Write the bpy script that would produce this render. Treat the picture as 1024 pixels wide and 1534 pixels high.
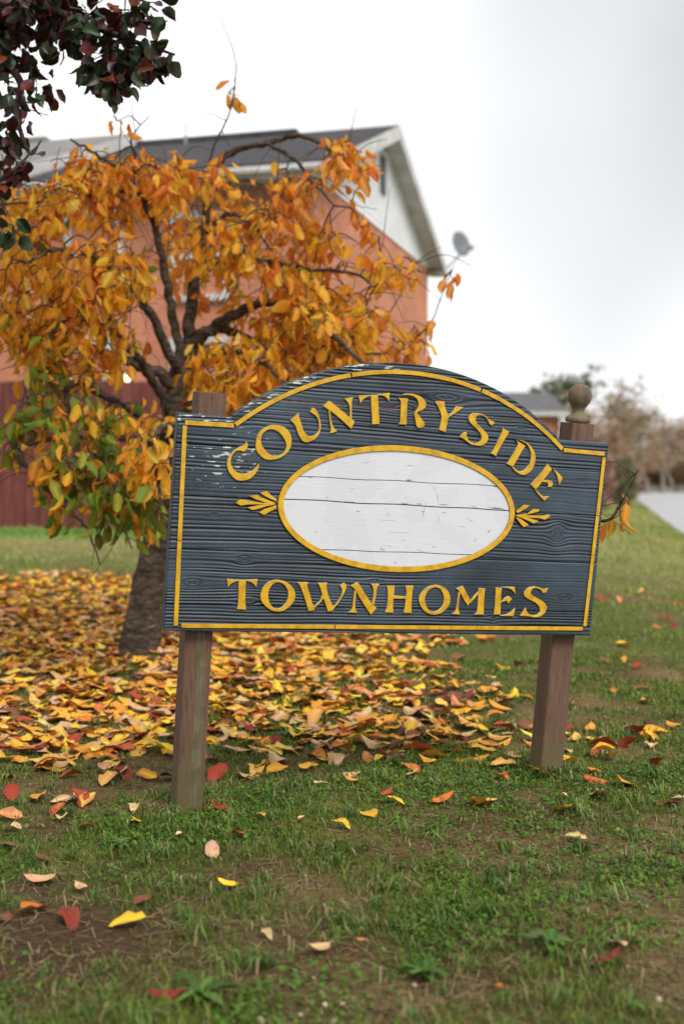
import bpy, math, random
import numpy as np
from mathutils import Vector, Matrix
random.seed(7); rng = np.random.default_rng(7)
for o in list(bpy.data.objects): bpy.data.objects.remove(o)
S = bpy.context.scene; COL = S.collection

# ------------------------------------------------------------------ camera, world, sun, exposure
F = 1850.0; CX, CY = 512.0, 767.0; CAMH = 1.07
PITCH = math.atan((767 - 720) / F)
cd = bpy.data.cameras.new('camera'); cam = bpy.data.objects.new('camera', cd); COL.objects.link(cam)
cam.location = (0, 0, CAMH); cam.rotation_euler = (math.pi / 2 - PITCH, 0, 0)
cd.sensor_fit = 'VERTICAL'; cd.sensor_height = 36; cd.lens = 36 * F / 1534
cd.clip_start = .05; cd.clip_end = 2000
cd.dof.use_dof = True; cd.dof.focus_distance = 4.05; cd.dof.aperture_fstop = 2.0
S.camera = cam

SUN_EL, SUN_AZ = math.radians(48), math.radians(150)     # azimuth from +Y towards +X
w = bpy.data.worlds.new('World'); S.world = w; w.use_nodes = True
nt = w.node_tree; nt.nodes.clear()
sky = nt.nodes.new('ShaderNodeTexSky'); sky.sky_type = 'NISHITA'; sky.sun_disc = False
sky.sun_elevation = SUN_EL; sky.sun_rotation = SUN_AZ; sky.dust_density = 4; sky.air_density = 1.0
hs = nt.nodes.new('ShaderNodeHueSaturation'); hs.inputs['Saturation'].default_value = .12
mx = nt.nodes.new('ShaderNodeMix'); mx.data_type = 'RGBA'; mx.inputs[0].default_value = .8
tc = nt.nodes.new('ShaderNodeTexCoord'); nz = nt.nodes.new('ShaderNodeTexNoise')
nz.inputs['Scale'].default_value = 1.1; nz.inputs['Detail'].default_value = 3; nz.inputs['Roughness'].default_value = .45
rp = nt.nodes.new('ShaderNodeValToRGB')
rp.color_ramp.elements[0].position = .3; rp.color_ramp.elements[0].color = (1.0, 1.05, 1.2, 1)
rp.color_ramp.elements[1].position = .7; rp.color_ramp.elements[1].color = (9.0, 9.0, 9.0, 1)
bg = nt.nodes.new('ShaderNodeBackground'); bg.inputs['Strength'].default_value = .1
wo = nt.nodes.new('ShaderNodeOutputWorld'); L = nt.links
L.new(sky.outputs[0], hs.inputs['Color']); L.new(hs.outputs[0], mx.inputs[6])
wm = nt.nodes.new('ShaderNodeMapping'); wm.inputs['Location'].default_value = (-15.16, -6.69, 8.86); L.new(tc.outputs['Generated'], wm.inputs[0]); L.new(wm.outputs[0], nz.inputs['Vector']); L.new(nz.outputs['Fac'], rp.inputs[0]); L.new(rp.outputs[0], mx.inputs[7])
L.new(mx.outputs[2], bg.inputs['Color']); L.new(bg.outputs[0], wo.inputs[0])
sd = bpy.data.lights.new('sun', 'SUN'); sd.energy = 1.5; sd.angle = math.radians(25); sd.color = (1, .97, .92)
sun = bpy.data.objects.new('sun', sd); COL.objects.link(sun)
sdir = Vector((math.sin(SUN_AZ) * math.cos(SUN_EL), math.cos(SUN_AZ) * math.cos(SUN_EL), math.sin(SUN_EL)))
sun.rotation_euler = sdir.to_track_quat('Z', 'Y').to_euler(); sun.location = sdir * 50
vs = S.view_settings; vs.view_transform = 'Standard'; vs.look = 'None'; vs.gamma = 1; vs.exposure = 1.22
S.render.engine = 'CYCLES'; S.cycles.max_bounces = 8; S.cycles.diffuse_bounces = 6; S.cycles.transmission_bounces = 6

# ------------------------------------------------------------------ helpers
def PX(x, y, d):                                   # pixel + distance along the view axis -> world point
    a = (x - CX) / F; b = -(y - CY) / F
    return np.array([a * d, d * (math.cos(PITCH) + b * math.sin(PITCH)), CAMH + d * (-math.sin(PITCH) + b * math.cos(PITCH))])
def proj(P):
    P = np.atleast_2d(P); x = P[:, 0]; y = P[:, 1]; z = P[:, 2] - CAMH
    d = y * math.cos(PITCH) - z * math.sin(PITCH); u = y * math.sin(PITCH) + z * math.cos(PITCH)
    d = np.maximum(d, 1e-3)
    return CX + F * x / d, CY - F * u / d, d
def sstep(a, b, x):
    t = np.clip((x - a) / (b - a), 0, 1); return t * t * (3 - 2 * t)
_NT = np.random.default_rng(3).random((256, 256))
def vn(x, y, seed=0):                               # smooth value noise 0..1
    x = np.asarray(x, float) + seed * 17.31; y = np.asarray(y, float) + seed * 9.77
    xi = np.floor(x).astype(int); yi = np.floor(y).astype(int); fx = x - xi; fy = y - yi
    fx = fx * fx * (3 - 2 * fx); fy = fy * fy * (3 - 2 * fy)
    g = lambda a, b: _NT[a % 256, b % 256]
    return (g(xi, yi) * (1 - fx) + g(xi + 1, yi) * fx) * (1 - fy) + (g(xi, yi + 1) * (1 - fx) + g(xi + 1, yi + 1) * fx) * fy
def fbm(x, y, seed=0, o=3):
    r = 0; a = .5; t = 0
    for i in range(o):
        r = r + a * vn(x * 2 ** i, y * 2 ** i, seed + i); t += a; a *= .5
    return r / t
def G(x, y):                                        # ground height
    x = np.asarray(x, float); y = np.asarray(y, float)
    rise = .043 * (np.maximum(y - 5, 0) - np.maximum(y - 17, 0))
    rise = rise * (1 - sstep(-.5, 5, x - .12 * (y - 5)))
    near = 1 - sstep(10, 25, np.hypot(x, y - 3))
    bump = (fbm(x * 2.2, y * 2.2, 5) - .5) * .05 + (fbm(x * 9, y * 9, 8) - .5) * .02
    flatpost = 1
    return rise + bump * near * flatpost

def mesh(name, V, faces, mat=None, parent=None, smooth=False, attrs=None, uv=None):
    """V (n,3); faces: list of lists or list of index arrays (m,k)"""
    V = np.asarray(V, np.float32); me = bpy.data.meshes.new(name)
    if isinstance(faces, np.ndarray): faces = [faces]
    if len(faces) and isinstance(faces[0], np.ndarray) and faces[0].ndim == 2:
        cnt = np.concatenate([np.full(len(f), f.shape[1]) for f in faces]); li = np.concatenate([f.ravel() for f in faces])
    else:
        cnt = np.array([len(f) for f in faces]); li = np.array([i for f in faces for i in f])
    me.vertices.add(len(V)); me.vertices.foreach_set('co', V.ravel())
    me.loops.add(len(li)); me.loops.foreach_set('vertex_index', li.astype(np.int32))
    me.polygons.add(len(cnt)); st = np.concatenate([[0], np.cumsum(cnt)[:-1]])
    me.polygons.foreach_set('loop_start', st.astype(np.int32)); me.polygons.foreach_set('loop_total', cnt.astype(np.int32))
    me.update(calc_edges=True)
    me.polygons.foreach_set('use_smooth', np.full(len(cnt), bool(smooth)))
    for k, a in (attrs or {}).items():
        a = np.asarray(a, np.float32)
        if a.ndim == 1:
            at = me.attributes.new(k, 'FLOAT', 'POINT'); at.data.foreach_set('value', a)
        else:
            if a.shape[1] == 3: a = np.hstack([a, np.ones((len(a), 1), np.float32)])
            at = me.attributes.new(k, 'FLOAT_COLOR', 'POINT'); at.data.foreach_set('color', a.ravel())
    if uv is not None:
        ul = me.uv_layers.new(name='uv'); ul.data.foreach_set('uv', np.asarray(uv, np.float32)[li].ravel())
    if mat: me.materials.append(mat)
    if name is None: return me
    o = bpy.data.objects.new(name, me); COL.objects.link(o)
    if parent: o.parent = parent
    return o
def empty(name, loc, label=None, cat=None, group=None):
    o = bpy.data.objects.new(name, None); COL.objects.link(o); o.location = [float(c) for c in loc]; o.empty_display_size = .1
    tag(o, label, cat, group); return o
def tag(o, label=None, cat=None, group=None, kind=None):
    for k, v in (('label', label), ('category', cat), ('group', group), ('kind', kind)):
        if v: o[k] = v
    return o
def under(o, parent):                               # parent keeping world coordinates (parents are unrotated empties)
    o.parent = parent
    if parent: o.matrix_parent_inverse = Matrix.Translation(-world_loc(parent))
    return o
def world_loc(o):
    v = Vector((0, 0, 0))
    while o: v += o.location if not (o.parent) else Vector((0, 0, 0)); o = o.parent
    return v
class B:                                            # collects shapes, all in world coordinates
    def __init__(s): s.v = []; s.f = []
    def add(s, V, Fc):
        n = len(s.v); s.v += [tuple(map(float, p)) for p in V]; s.f += [[i + n for i in f] for f in Fc]; return s
    def prism(s, ring0, ring1):
        n = len(ring0); return s.add(list(ring0) + list(ring1), [[i, (i + 1) % n, n + (i + 1) % n, n + i] for i in range(n)] + [list(range(n))[::-1], list(range(n, 2 * n))])
    def hexa(s, c, ux, uy, uz, a, b, h):            # box: centre, axes, half sizes
        c, ux, uy, uz = map(np.asarray, (c, ux, uy, uz))
        r = lambda k: [c + ux * a * i + uy * b * j + uz * h * k for i, j in ((-1, -1), (1, -1), (1, 1), (-1, 1))]
        return s.prism(r(-1), r(1))
    def build(s, name, mat, parent=None, smooth=False, bevel=0, uvm=None):
        V = np.array(s.v); uv = None
        if uvm is not None:                         # uv in metres along two axes
            o, ua, ub = uvm; uv = np.stack([(V - o) @ ua, (V - o) @ ub], 1)
        ob = mesh(name, V, s.f, mat, None, smooth, uv=uv); under(ob, parent)
        if bevel:
            m = ob.modifiers.new('b', 'BEVEL'); m.width = bevel; m.segments = 2; m.limit_method = 'ANGLE'
        return ob
def tube_data(pts, rad, n=6, jitter=0):
    pts = np.asarray(pts, float); m = len(pts); T = np.gradient(pts, axis=0); T /= np.linalg.norm(T, axis=1)[:, None] + 1e-9
    ref = np.array([.31, .87, .38]); V = []
    a = np.arange(n) * 2 * np.pi / n
    for i in range(m):
        x = np.cross(T[i], ref); x /= np.linalg.norm(x) + 1e-9; y = np.cross(T[i], x)
        r = rad[i] * (1 + jitter * (rng.random(n) - .5))
        V.append(pts[i] + (np.cos(a) * r)[:, None] * x + (np.sin(a) * r)[:, None] * y)
    V = np.concatenate(V); i = np.arange(m - 1)[:, None] * n; j = np.arange(n)[None]; k = (j + 1) % n
    Q = np.stack([i + j, i + k, i + n + k, i + n + j], -1).reshape(-1, 4)
    return V, Q
def catmull(P, n=6):
    P = np.asarray(P, float); Q = np.vstack([2 * P[0] - P[1], P, 2 * P[-1] - P[-2]]); out = []
    for i in range(1, len(Q) - 2):
        for t in np.arange(n) / n:
            a, b, c, d = Q[i - 1:i + 3]
            out.append(.5 * ((2 * b) + (c - a) * t + (2 * a - 5 * b + 4 * c - d) * t * t + (3 * b - a - 3 * c + d) * t ** 3))
    out.append(P[-1]); return np.array(out)

# ------------------------------------------------------------------ materials
def material(name):
    m = bpy.data.materials.new(name); m.use_nodes = True; n = m.node_tree; n.nodes.clear()
    out = n.nodes.new('ShaderNodeOutputMaterial'); p = n.nodes.new('ShaderNodeBsdfPrincipled'); n.links.new(p.outputs[0], out.inputs[0])
    return m, n, p, out
def N(n, t, **kw):
    d = n.nodes.new('ShaderNode' + t)
    for k, v in kw.items():
        if k in d.inputs.keys(): d.inputs[k].default_value = v
        else: setattr(d, k, v)
    return d
def ramp(n, stops):
    r = n.nodes.new('ShaderNodeValToRGB'); e = r.color_ramp.elements
    while len(e) < len(stops): e.new(.5)
    for el, (p, c) in zip(e, stops): el.position = p; el.color = (*c, 1) if len(c) == 3 else c
    return r
def mixc(n, fac, a, b, blend='MIX'):
    m = n.nodes.new('ShaderNodeMix'); m.data_type = 'RGBA'; m.blend_type = blend
    for i, v in ((0, fac), (6, a), (7, b)):
        if hasattr(v, 'is_output'): n.links.new(v, m.inputs[i])
        else: m.inputs[i].default_value = v if i == 0 else (*v, 1)
    return m.outputs[2]
def noise_mat(name, c1, c2, scale=5, rough=.8, stretch=(1, 1, 1), bump=.3, detail=6, c3=None, coord='Object', spec=.3, lo=.35, hi=.65, bscale=None):
    m, n, p, _ = material(name); tc = N(n, 'TexCoord'); mp = N(n, 'Mapping'); mp.inputs['Scale'].default_value = stretch
    n.links.new(tc.outputs[coord], mp.inputs[0]); z = N(n, 'TexNoise', Scale=scale, Detail=detail, Roughness=.6); n.links.new(mp.outputs[0], z.inputs['Vector'])
    st = [(lo, c1), (hi, c2)] if c3 is None else [(lo, c1), ((lo + hi) / 2, c2), (hi, c3)]
    r = ramp(n, st); n.links.new(z.outputs['Fac'], r.inputs[0]); n.links.new(r.outputs[0], p.inputs['Base Color'])
    p.inputs['Roughness'].default_value = rough; p.inputs['Specular IOR Level'].default_value = spec
    if bump:
        z2 = N(n, 'TexNoise', Scale=bscale or scale * 3, Detail=5); n.links.new(mp.outputs[0], z2.inputs['Vector'])
        b = N(n, 'Bump', Strength=bump, Distance=.01); n.links.new(z2.outputs['Fac'], b.inputs['Height']); n.links.new(b.outputs[0], p.inputs['Normal'])
    return m
def leaf_mat(name, trans=.35, rough=.55, spec=.25, var=.35):
    m, n, p, out = material(name); at = N(n, 'Attribute', attribute_name='col'); tc = N(n, 'TexCoord')
    z = N(n, 'TexNoise', Scale=60, Detail=4); n.links.new(tc.outputs['Object'], z.inputs['Vector'])
    r = ramp(n, [(.3, (1 - var,) * 3), (.7, (1 + var * .35,) * 3)]); n.links.new(z.outputs['Fac'], r.inputs[0])
    c = mixc(n, 1.0, at.outputs['Color'], r.outputs[0], 'MULTIPLY')
    n.links.new(c, p.inputs['Base Color']); p.inputs['Roughness'].default_value = rough; p.inputs['Specular IOR Level'].default_value = spec
    t = N(n, 'BsdfTranslucent'); n.links.new(c, t.inputs[0]); mxs = N(n, 'MixShader'); mxs.inputs[0].default_value = trans
    n.links.new(p.outputs[0], mxs.inputs[1]); n.links.new(t.outputs[0], mxs.inputs[2]); n.links.new(mxs.outputs[0], out.inputs[0])
    return m
M = {}
M['leaf'] = leaf_mat('autumn_leaf', .58, var=.22); M['dryleaf'] = leaf_mat('fallen_leaf', .12, .6, .25, .45); M['pearleaf'] = leaf_mat('glossy_leaf', .15, .42, .28, .3)
M['grass'] = leaf_mat('grass_blade', .25, .55, .2, .3); M['farleaf'] = leaf_mat('distant_leaf', .2, .8, .1, .3)
def bark_mat():
    m, n, p, _ = material('cherry_bark'); tc = N(n, 'TexCoord'); mp = N(n, 'Mapping'); mp.inputs['Scale'].default_value = (1, 1, 2.6); n.links.new(tc.outputs['Object'], mp.inputs[0])
    z = N(n, 'TexNoise', Scale=9, Detail=10, Roughness=.75, Distortion=.8); n.links.new(mp.outputs[0], z.inputs['Vector']); r = ramp(n, [(.3, (.022, .016, .012)), (.48, (.08, .058, .042)), (.6, (.13, .1, .076)), (.7, (.3, .265, .22))]); n.links.new(z.outputs['Fac'], r.inputs[0])
    v = N(n, 'TexVoronoi', Scale=10, feature='DISTANCE_TO_EDGE'); mv = N(n, 'Mapping'); mv.inputs['Scale'].default_value = (1, 1, 3.5); n.links.new(tc.outputs['Object'], mv.inputs[0]); zd = mixc(n, .12, mv.outputs[0], z.outputs['Color']); n.links.new(zd, v.inputs['Vector']); r2 = ramp(n, [(.0, (.72, .70, .68)), (.10, (1, 1, 1))]); n.links.new(v.outputs['Distance'], r2.inputs[0])
    n.links.new(mixc(n, 1.0, r.outputs[0], r2.outputs[0], 'MULTIPLY'), p.inputs['Base Color']); p.inputs['Roughness'].default_value = .9; p.inputs['Specular IOR Level'].default_value = .2
    ad = N(n, 'Math', operation='ADD'); n.links.new(r2.outputs[0], ad.inputs[0]); n.links.new(z.outputs['Fac'], ad.inputs[1]); b = N(n, 'Bump', Strength=1.0, Distance=.02); n.links.new(ad.outputs[0], b.inputs['Height']); n.links.new(b.outputs[0], p.inputs['Normal']); return m
M['bark'] = bark_mat()
M['twig'] = noise_mat('twig_bark', (.03, .02, .017), (.075, .052, .043), 40, .8, bump=.2)
M['farbark'] = noise_mat('grey_bark', (.16, .13, .11), (.26, .22, .19), 4, .9, bump=0)  # distant bark and twigs kept pale grey in place of haze
M['white'] = noise_mat('white_trim', (.36, .36, .345), (.48, .48, .47), 3, .6, bump=.05)
M['siding'] = noise_mat('white_siding', (.56, .57, .58), (.66, .67, .68), 2, .55, bump=.05)
M['roof'] = noise_mat('dark_shingle', (.018, .017, .02), (.05, .046, .05), 6, .9, (1, 1, 1), .4)
M['roof2'] = noise_mat('grey_shingle', (.12, .115, .11), (.2, .19, .18), 6, .9, bump=.4)
M['fence'] = noise_mat('red_stained_board', (.085, .022, .018), (.17, .05, .042), 3, .8, (6, 6, .6), .4)
M['glass'] = noise_mat('window_glass', (.05, .06, .07), (.1, .11, .12), .8, .08, bump=0, spec=.6)
M['dish'] = noise_mat('dark_dish_metal', (.09, .1, .11), (.14, .155, .165), 8, .5, bump=.05)
M['metal'] = noise_mat('grey_metal', (.2, .22, .24), (.3, .32, .34), 8, .4, bump=.05)
M['louver'] = noise_mat('dark_louver', (.03, .03, .03), (.06, .06, .06), 8, .6, bump=.05)
M['asphalt'] = noise_mat('asphalt', (.27, .27, .275), (.34, .34, .345), 2.5, .9, bump=.2)
M['line'] = noise_mat('road_paint', (.6, .6, .57), (.75, .75, .72), 6, .7, bump=.1)
M['pebble'] = noise_mat('beige_pebble', (.4, .3, .18), (.6, .5, .35), 40, .7, bump=.1)
def brick_mat(name, ca, cb, mort):
    m, n, p, _ = material(name); uv = N(n, 'UVMap', uv_map='uv')
    b = N(n, 'TexBrick', Scale=1.0); b.inputs['Color1'].default_value = (*ca, 1); b.inputs['Color2'].default_value = (*cb, 1); b.inputs['Mortar'].default_value = (*mort, 1)
    b.inputs['Mortar Size'].default_value = .008; b.inputs['Brick Width'].default_value = .21; b.inputs['Row Height'].default_value = .075
    n.links.new(uv.outputs[0], b.inputs['Vector']); z = N(n, 'TexNoise', Scale=1.2, Detail=5); n.links.new(uv.outputs[0], z.inputs['Vector'])
    r = ramp(n, [(.3, (.8,) * 3), (.7, (1.12,) * 3)]); n.links.new(z.outputs['Fac'], r.inputs[0])
    n.links.new(mixc(n, 1.0, b.outputs[0], r.outputs[0], 'MULTIPLY'), p.inputs['Base Color']); p.inputs['Roughness'].default_value = .9; p.inputs['Specular IOR Level'].default_value = .15
    bp = N(n, 'Bump', Strength=.5, Distance=.008, invert=True); n.links.new(b.outputs['Fac'], bp.inputs['Height']); n.links.new(bp.outputs[0], p.inputs['Normal'])
    return m
M['brick'] = brick_mat('orange_brick', (.44, .17, .098), (.38, .14, .08), (.42, .23, .16))
def lamp_mat():
    m, n, p, _ = material('lit_bulb'); p.inputs['Emission Color'].default_value = (1, .78, .4, 1); p.inputs['Emission Strength'].default_value = 2.2; return m
M['bulb'] = lamp_mat()
def ground_mat():
    m, n, p, _ = material('lawn_soil'); at = N(n, 'Attribute', attribute_name='col'); g = N(n, 'NewGeometry')
    z = N(n, 'TexNoise', Scale=45, Detail=8, Roughness=.7); n.links.new(g.outputs['Position'], z.inputs['Vector'])
    r = ramp(n, [(.25, (.45,) * 3), (.75, (1.35,) * 3)]); n.links.new(z.outputs['Fac'], r.inputs[0])
    n.links.new(mixc(n, 1.0, at.outputs['Color'], r.outputs[0], 'MULTIPLY'), p.inputs['Base Color']); p.inputs['Roughness'].default_value = .95; p.inputs['Specular IOR Level'].default_value = .1
    z2 = N(n, 'TexNoise', Scale=90, Detail=6); n.links.new(g.outputs['Position'], z2.inputs['Vector'])
    b = N(n, 'Bump', Strength=.8, Distance=.012); n.links.new(z2.outputs['Fac'], b.inputs['Height']); n.links.new(b.outputs[0], p.inputs['Normal'])
    return m
M['ground'] = ground_mat()

# ------------------------------------------------------------------ ground
# patch map shared by the soil colour and the grass: 0 = bare / dead, 1 = lush
def lush(x, y):
    a = fbm(x * 1.5, y * 1.5, 21) * .5 + fbm(x * 5, y * 5, 31) * .32 + fbm(x * 14, y * 14, 37) * .18
    a = sstep(.34, .58, a); e = fbm(x * 6, y * 6, 39) - .5; bare = 0
    for bx, by, sx, sy, k in ((.80, 2.75, .22, .42, 1.3), (1.0, 3.65, .35, .3, .9), (-.02, 2.6, .2, .28, 1.3), (-.75, 3.1, .3, .35, .8), (-.5, 2.75, .28, .25, .8), (.62, 4.05, .25, .18, .5), (-.15, 3.3, .25, .2, .45), (.35, 2.45, .15, .2, .5)):
        bare = bare + k * np.clip(np.exp(-(((x - bx) / sx) ** 2 + ((y - by) / sy) ** 2)) * (1 + 1.6 * e), 0, 1.5)
    return np.clip(a - bare, 0, 1)
def soilcol(x, y):
    l = lush(x, y)[..., None]; far = sstep(9, 16, y)[..., None]
    t = fbm(x * 3, y * 3, 41)[..., None]; k = fbm(x * .35, y * .35, 47)[..., None]
    soil = np.array([.068, .040, .018]) * (1 - t) + np.array([.17, .115, .052]) * t
    leftred = (sstep(.1, -.6, x) * sstep(4, 3, y))[..., None]; soil = soil * (1 - leftred * .7) + np.array([.05, .026, .016]) * leftred * .7
    gr = np.array([.04, .065, .010]) * (1 - t) + np.array([.08, .115, .02]) * t
    moss = (sstep(.5, .62, fbm(x * 2.6, y * 2.6, 57)) * sstep(.9, .2, np.abs(y - 4.0)) * sstep(.2, -.2, x))[..., None]; gr = gr * (1 - moss) + np.array([.15, .17, .02]) * moss
    c = soil * (1 - l * .8) + gr * l * .8
    fg = np.array([.16, .17, .05]) * (1 - k) + np.array([.27, .235, .105]) * k
    fence = np.exp(-((y - 15.0) / .75) ** 2)[..., None] * sstep(0, -1, x)[..., None]
    fg = fg * (1 - fence) + np.array([.09, .2, .03]) * fence
    return c * (1 - far) + fg * far
u = np.linspace(-1, 1, 261); gx = 2.0 * np.sinh(u * 5.6) / np.sinh(5.6) * 150
u = np.linspace(-.42, 1, 300); gy = 3.5 + 400 * np.sinh(u * 6.2) / np.sinh(6.2)
gx = np.unique(np.concatenate([gx, np.linspace(-2.5, 2.5, 100)])); gy = np.unique(np.concatenate([gy, np.linspace(1.8, 8, 140)]))
XX, YY = np.meshgrid(gx, gy); nx, ny = len(gx), len(gy)
V = np.stack([XX, YY, G(XX, YY)], -1).reshape(-1, 3)
i = np.arange(ny - 1)[:, None] * nx + np.arange(nx - 1)[None]; Q = np.stack([i, i + 1, i + nx + 1, i + nx], -1).reshape(-1, 4)
tag(mesh('ground', V, Q, M['ground'], smooth=True, attrs={'col': soilcol(XX, YY).reshape(-1, 3)}), kind='structure')

# road beyond the lawn
rc = catmull([(2.6, -12), (8.0, 14), (11.2, 29), (17.5, 58), (23, 84), (25.5, 106), (21, 128), (5, 146), (-30, 160)], 8)
rt = np.gradient(rc, axis=0); rt /= np.linalg.norm(rt, axis=1)[:, None]; rn = np.stack([rt[:, 1], -rt[:, 0]], 1)
def strip(name, o0, o1, dz, mat, **kw):
    a = rc + rn * o0; b = rc + rn * o1; m = len(rc)
    V = np.vstack([np.c_[a, G(a[:, 0], a[:, 1]) + dz], np.c_[b, G(b[:, 0], b[:, 1]) + dz]])
    i = np.arange(m - 1); return mesh(name, V, np.stack([i, i + m, i + m + 1, i + 1], 1), mat)
tag(strip('road', -3.4, 3.6, .02, M['asphalt']), kind='structure')
for a in (3.35,): tag(strip('edge_line', a - .06, a + .06, .026, M['line']), kind='structure')
for i, f in enumerate(()): pass
gr = empty('guard_rail', (*(rc[40] + rn[40] * 4.6), 0), 'long low metal guard rail running along the far edge of the road', 'guard rail')
seg = rc[24:64] + rn[24:64] * 4.6; b = B()
for k in range(len(seg) - 1):
    p0 = np.array([*seg[k], .48]); p1 = np.array([*seg[k + 1], .48]); d = p1 - p0; Ln = np.linalg.norm(d); d /= Ln
    b.hexa((p0 + p1) / 2, d, (-d[1], d[0], 0), (0, 0, 1), Ln / 2 + .01, .03, .15)
b.build('rail', M['metal'], gr)
for k in range(0, len(seg), 1):
    q = B().hexa((*(seg[k] + np.array([.12, 0])), .25), (1, 0, 0), (0, 1, 0), (0, 0, 1), .06, .08, .35); q.build('post', M['metal'], gr)

# ------------------------------------------------------------------ townhouses
ang = math.atan(.277); HA = np.array([-math.cos(ang), math.sin(ang), 0]); HB = np.array([math.sin(ang), math.cos(ang), 0]); UZ = np.array([0, 0, 1.])
E0 = PX(490, 238, 17.8)                                # tip of the near eave
EAVE = E0[2]; OVE, OVR = .38, .32; LEN = 9.2; RISE = 1.755
def house(root, s0, s1, dz, gable, roofmat, base=.35):
    """one unit: s = distance along the front from the gable end; t = depth from the eave tip"""
    P = lambda s, t, z: E0 * np.array([1, 1, 0]) + HA * s + HB * t + UZ * (z)
    e = EAVE + dz; r = e + RISE; half = LEN / 2; zr = lambda t: e + RISE * (1 - abs(t - half) / half)
    sw = s0 + OVR; t0, t1 = OVE, LEN - OVE; ew = zr(t0) - .22      # wall top
    th = .25
    # walls (brick)
    b = B(); b.prism([P(sw, t0, base), P(s1, t0, base), P(s1, t0 + th, base), P(sw, t0 + th, base)], [P(sw, t0, ew), P(s1, t0, ew), P(s1, t0 + th, ew), P(sw, t0 + th, ew)])
    b.build('front_wall', M['brick'], root, uvm=(P(sw, t0, 0), HA, UZ))
    b = B(); b.prism([P(sw, t0 + th + .002, base), P(sw + th, t0 + th + .002, base), P(sw + th, t1, base), P(sw, t1, base)], [P(sw, t0 + th + .002, ew), P(sw + th, t0 + th + .002, ew), P(sw + th, t1, ew), P(sw, t1, ew)])
    b.build('side_wall', M['brick'], root, uvm=(P(sw, t0, 0), HB, UZ))
    b = B(); b.prism([P(sw + th, t1 - th, base), P(s1, t1 - th, base), P(s1, t1 - .003, base), P(sw + th, t1 - .003, base)], [P(sw + th, t1 - th, ew), P(s1, t1 - th, ew), P(s1, t1 - .003, ew), P(sw + th, t1 - .003, ew)])
    b.build('rear_wall', M['brick'], root, uvm=(P(sw, t0, 0), HA, UZ))
    # roof slabs
    rt_ = .07
    for nm, ta, tb in (('roof_slope', 0, half), ('roof_slope', LEN, half)):
        b = B(); b.prism([P(s0, ta, e - rt_), P(s1, ta, e - rt_), P(s1, tb, r - rt_), P(s0, tb, r - rt_)], [P(s0, ta, e), P(s1, ta, e), P(s1, tb, r), P(s0, tb, r)])
        b.build(nm, roofmat, root)
    b = B(); b.prism([P(s0 + 1.9, half - .16, r - .03), P(s1, half - .16, r - .03), P(s1, half + .16, r - .03), P(s0 + 1.9, half + .16, r - .03)], [P(s0 + 1.9, half - .1, r + .06), P(s1, half - .1, r + .06), P(s1, half + .1, r + .06), P(s0 + 1.9, half + .1, r + .06)])
    b.build('ridge_vent', roofmat, root)
    # rake fascia boards and soffits on the gable end
    for ta, tb in ((0, half), (LEN, half)):
        b = B(); b.prism([P(s0 - .03, ta, e - .26), P(s0, ta, e - .26), P(s0, tb, r - .26), P(s0 - .03, tb, r - .26)], [P(s0 - .03, ta, e - .02), P(s0, ta, e - .02), P(s0, tb, r - .02), P(s0 - .03, tb, r - .02)])
        b.build('rake_board', M['white'], root)
        b = B(); b.prism([P(s0 + .002, ta, e - .24), P(sw - .002, ta, e - .24), P(sw - .002, tb, r - .24), P(s0 + .002, tb, r - .24)], [P(s0 + .002, ta, e - .2), P(sw - .002, ta, e - .2), P(sw - .002, tb, r - .2), P(s0 + .002, tb, r - .2)])
        b.build('rake_soffit', M['white'], root)
    # eave soffit, fascia, gutter
    for ta, tw, sg in ((0, t0, 1), (LEN, t1, -1)):
        b = B(); b.hexa(P((s0 + s1) / 2, (ta + tw) / 2, e - .20), HA, HB, UZ, (s1 - s0) / 2 - .003, abs(tw - ta) / 2 - .002, .02); b.build('eave_soffit', M['white'], root)
        b = B(); b.hexa(P((s0 + s1) / 2, ta + sg * .012, e - .125), HA, HB, UZ, (s1 - s0) / 2 - .002, .011, .05); b.build('fascia', M['white'], root)
        prof = [(0, 0), (-.10, 0), (-.12, -.04), (-.11, -.085), (-.07, -.11), (0, -.11)]
        b = B(); b.prism([P(s0 + .02, ta + sg * q[0], e - .06 + q[1]) for q in prof], [P(s1 - .02, ta + sg * q[0], e - .06 + q[1]) for q in prof]); b.build('gutter', M['white'], root)
    # siding boards on the gable
    zb = ew - .05; k = 0; bh = .115
    while True:
        z0 = zb + k * bh; z1 = z0 + bh
        hw0 = half * (1 - (z0 + .24 - e) / RISE); hw1 = half * (1 - (z1 + .24 - e) / RISE)
        hw0 = min(hw0, half - t0); hw1 = min(hw1, half - t0)
        if hw1 < .1: break
        b = B(); b.prism([P(sw - .028, half - hw0, z0), P(sw + .02, half - hw0, z0), P(sw + .02, half + hw0, z0), P(sw - .028, half + hw0, z0)],
                         [P(sw - .006, half - hw1, z1), P(sw + .02, half - hw1, z1), P(sw + .02, half + hw1, z1), P(sw - .006, half + hw1, z1)])
        b.build('siding_board', M['siding'], root); k += 1
    if gable:
        v = B().hexa(P(sw - .02, half, r - .88), HA, HB, UZ, .03, .17, .34).build('gable_vent', M['louver'], root)
        for q in range(9): B().hexa(P(sw - .055, half, r - 1.17 + q * .072), HA, HB, (HA * .5 + UZ) / 1.118, .02, .14, .024).build('louver', M['louver'], v)
    return P
hs0 = PX(471, 780, 17.2)
h1 = empty('townhouse', (E0[0], E0[1], .3), 'orange brick end townhouse with white sided gable and dark shingle roof', 'house')
P1 = house(h1, 0, 5.42, 0, True, M['roof'])
h2 = empty('townhouse', (*(E0 + HA * 5.4)[:2], .3), 'attached brick townhouse with taller grey roof beyond the dark roofed end unit', 'house')
P2 = house(h2, 5.1, 11.2, .24, False, M['roof2'])
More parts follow.
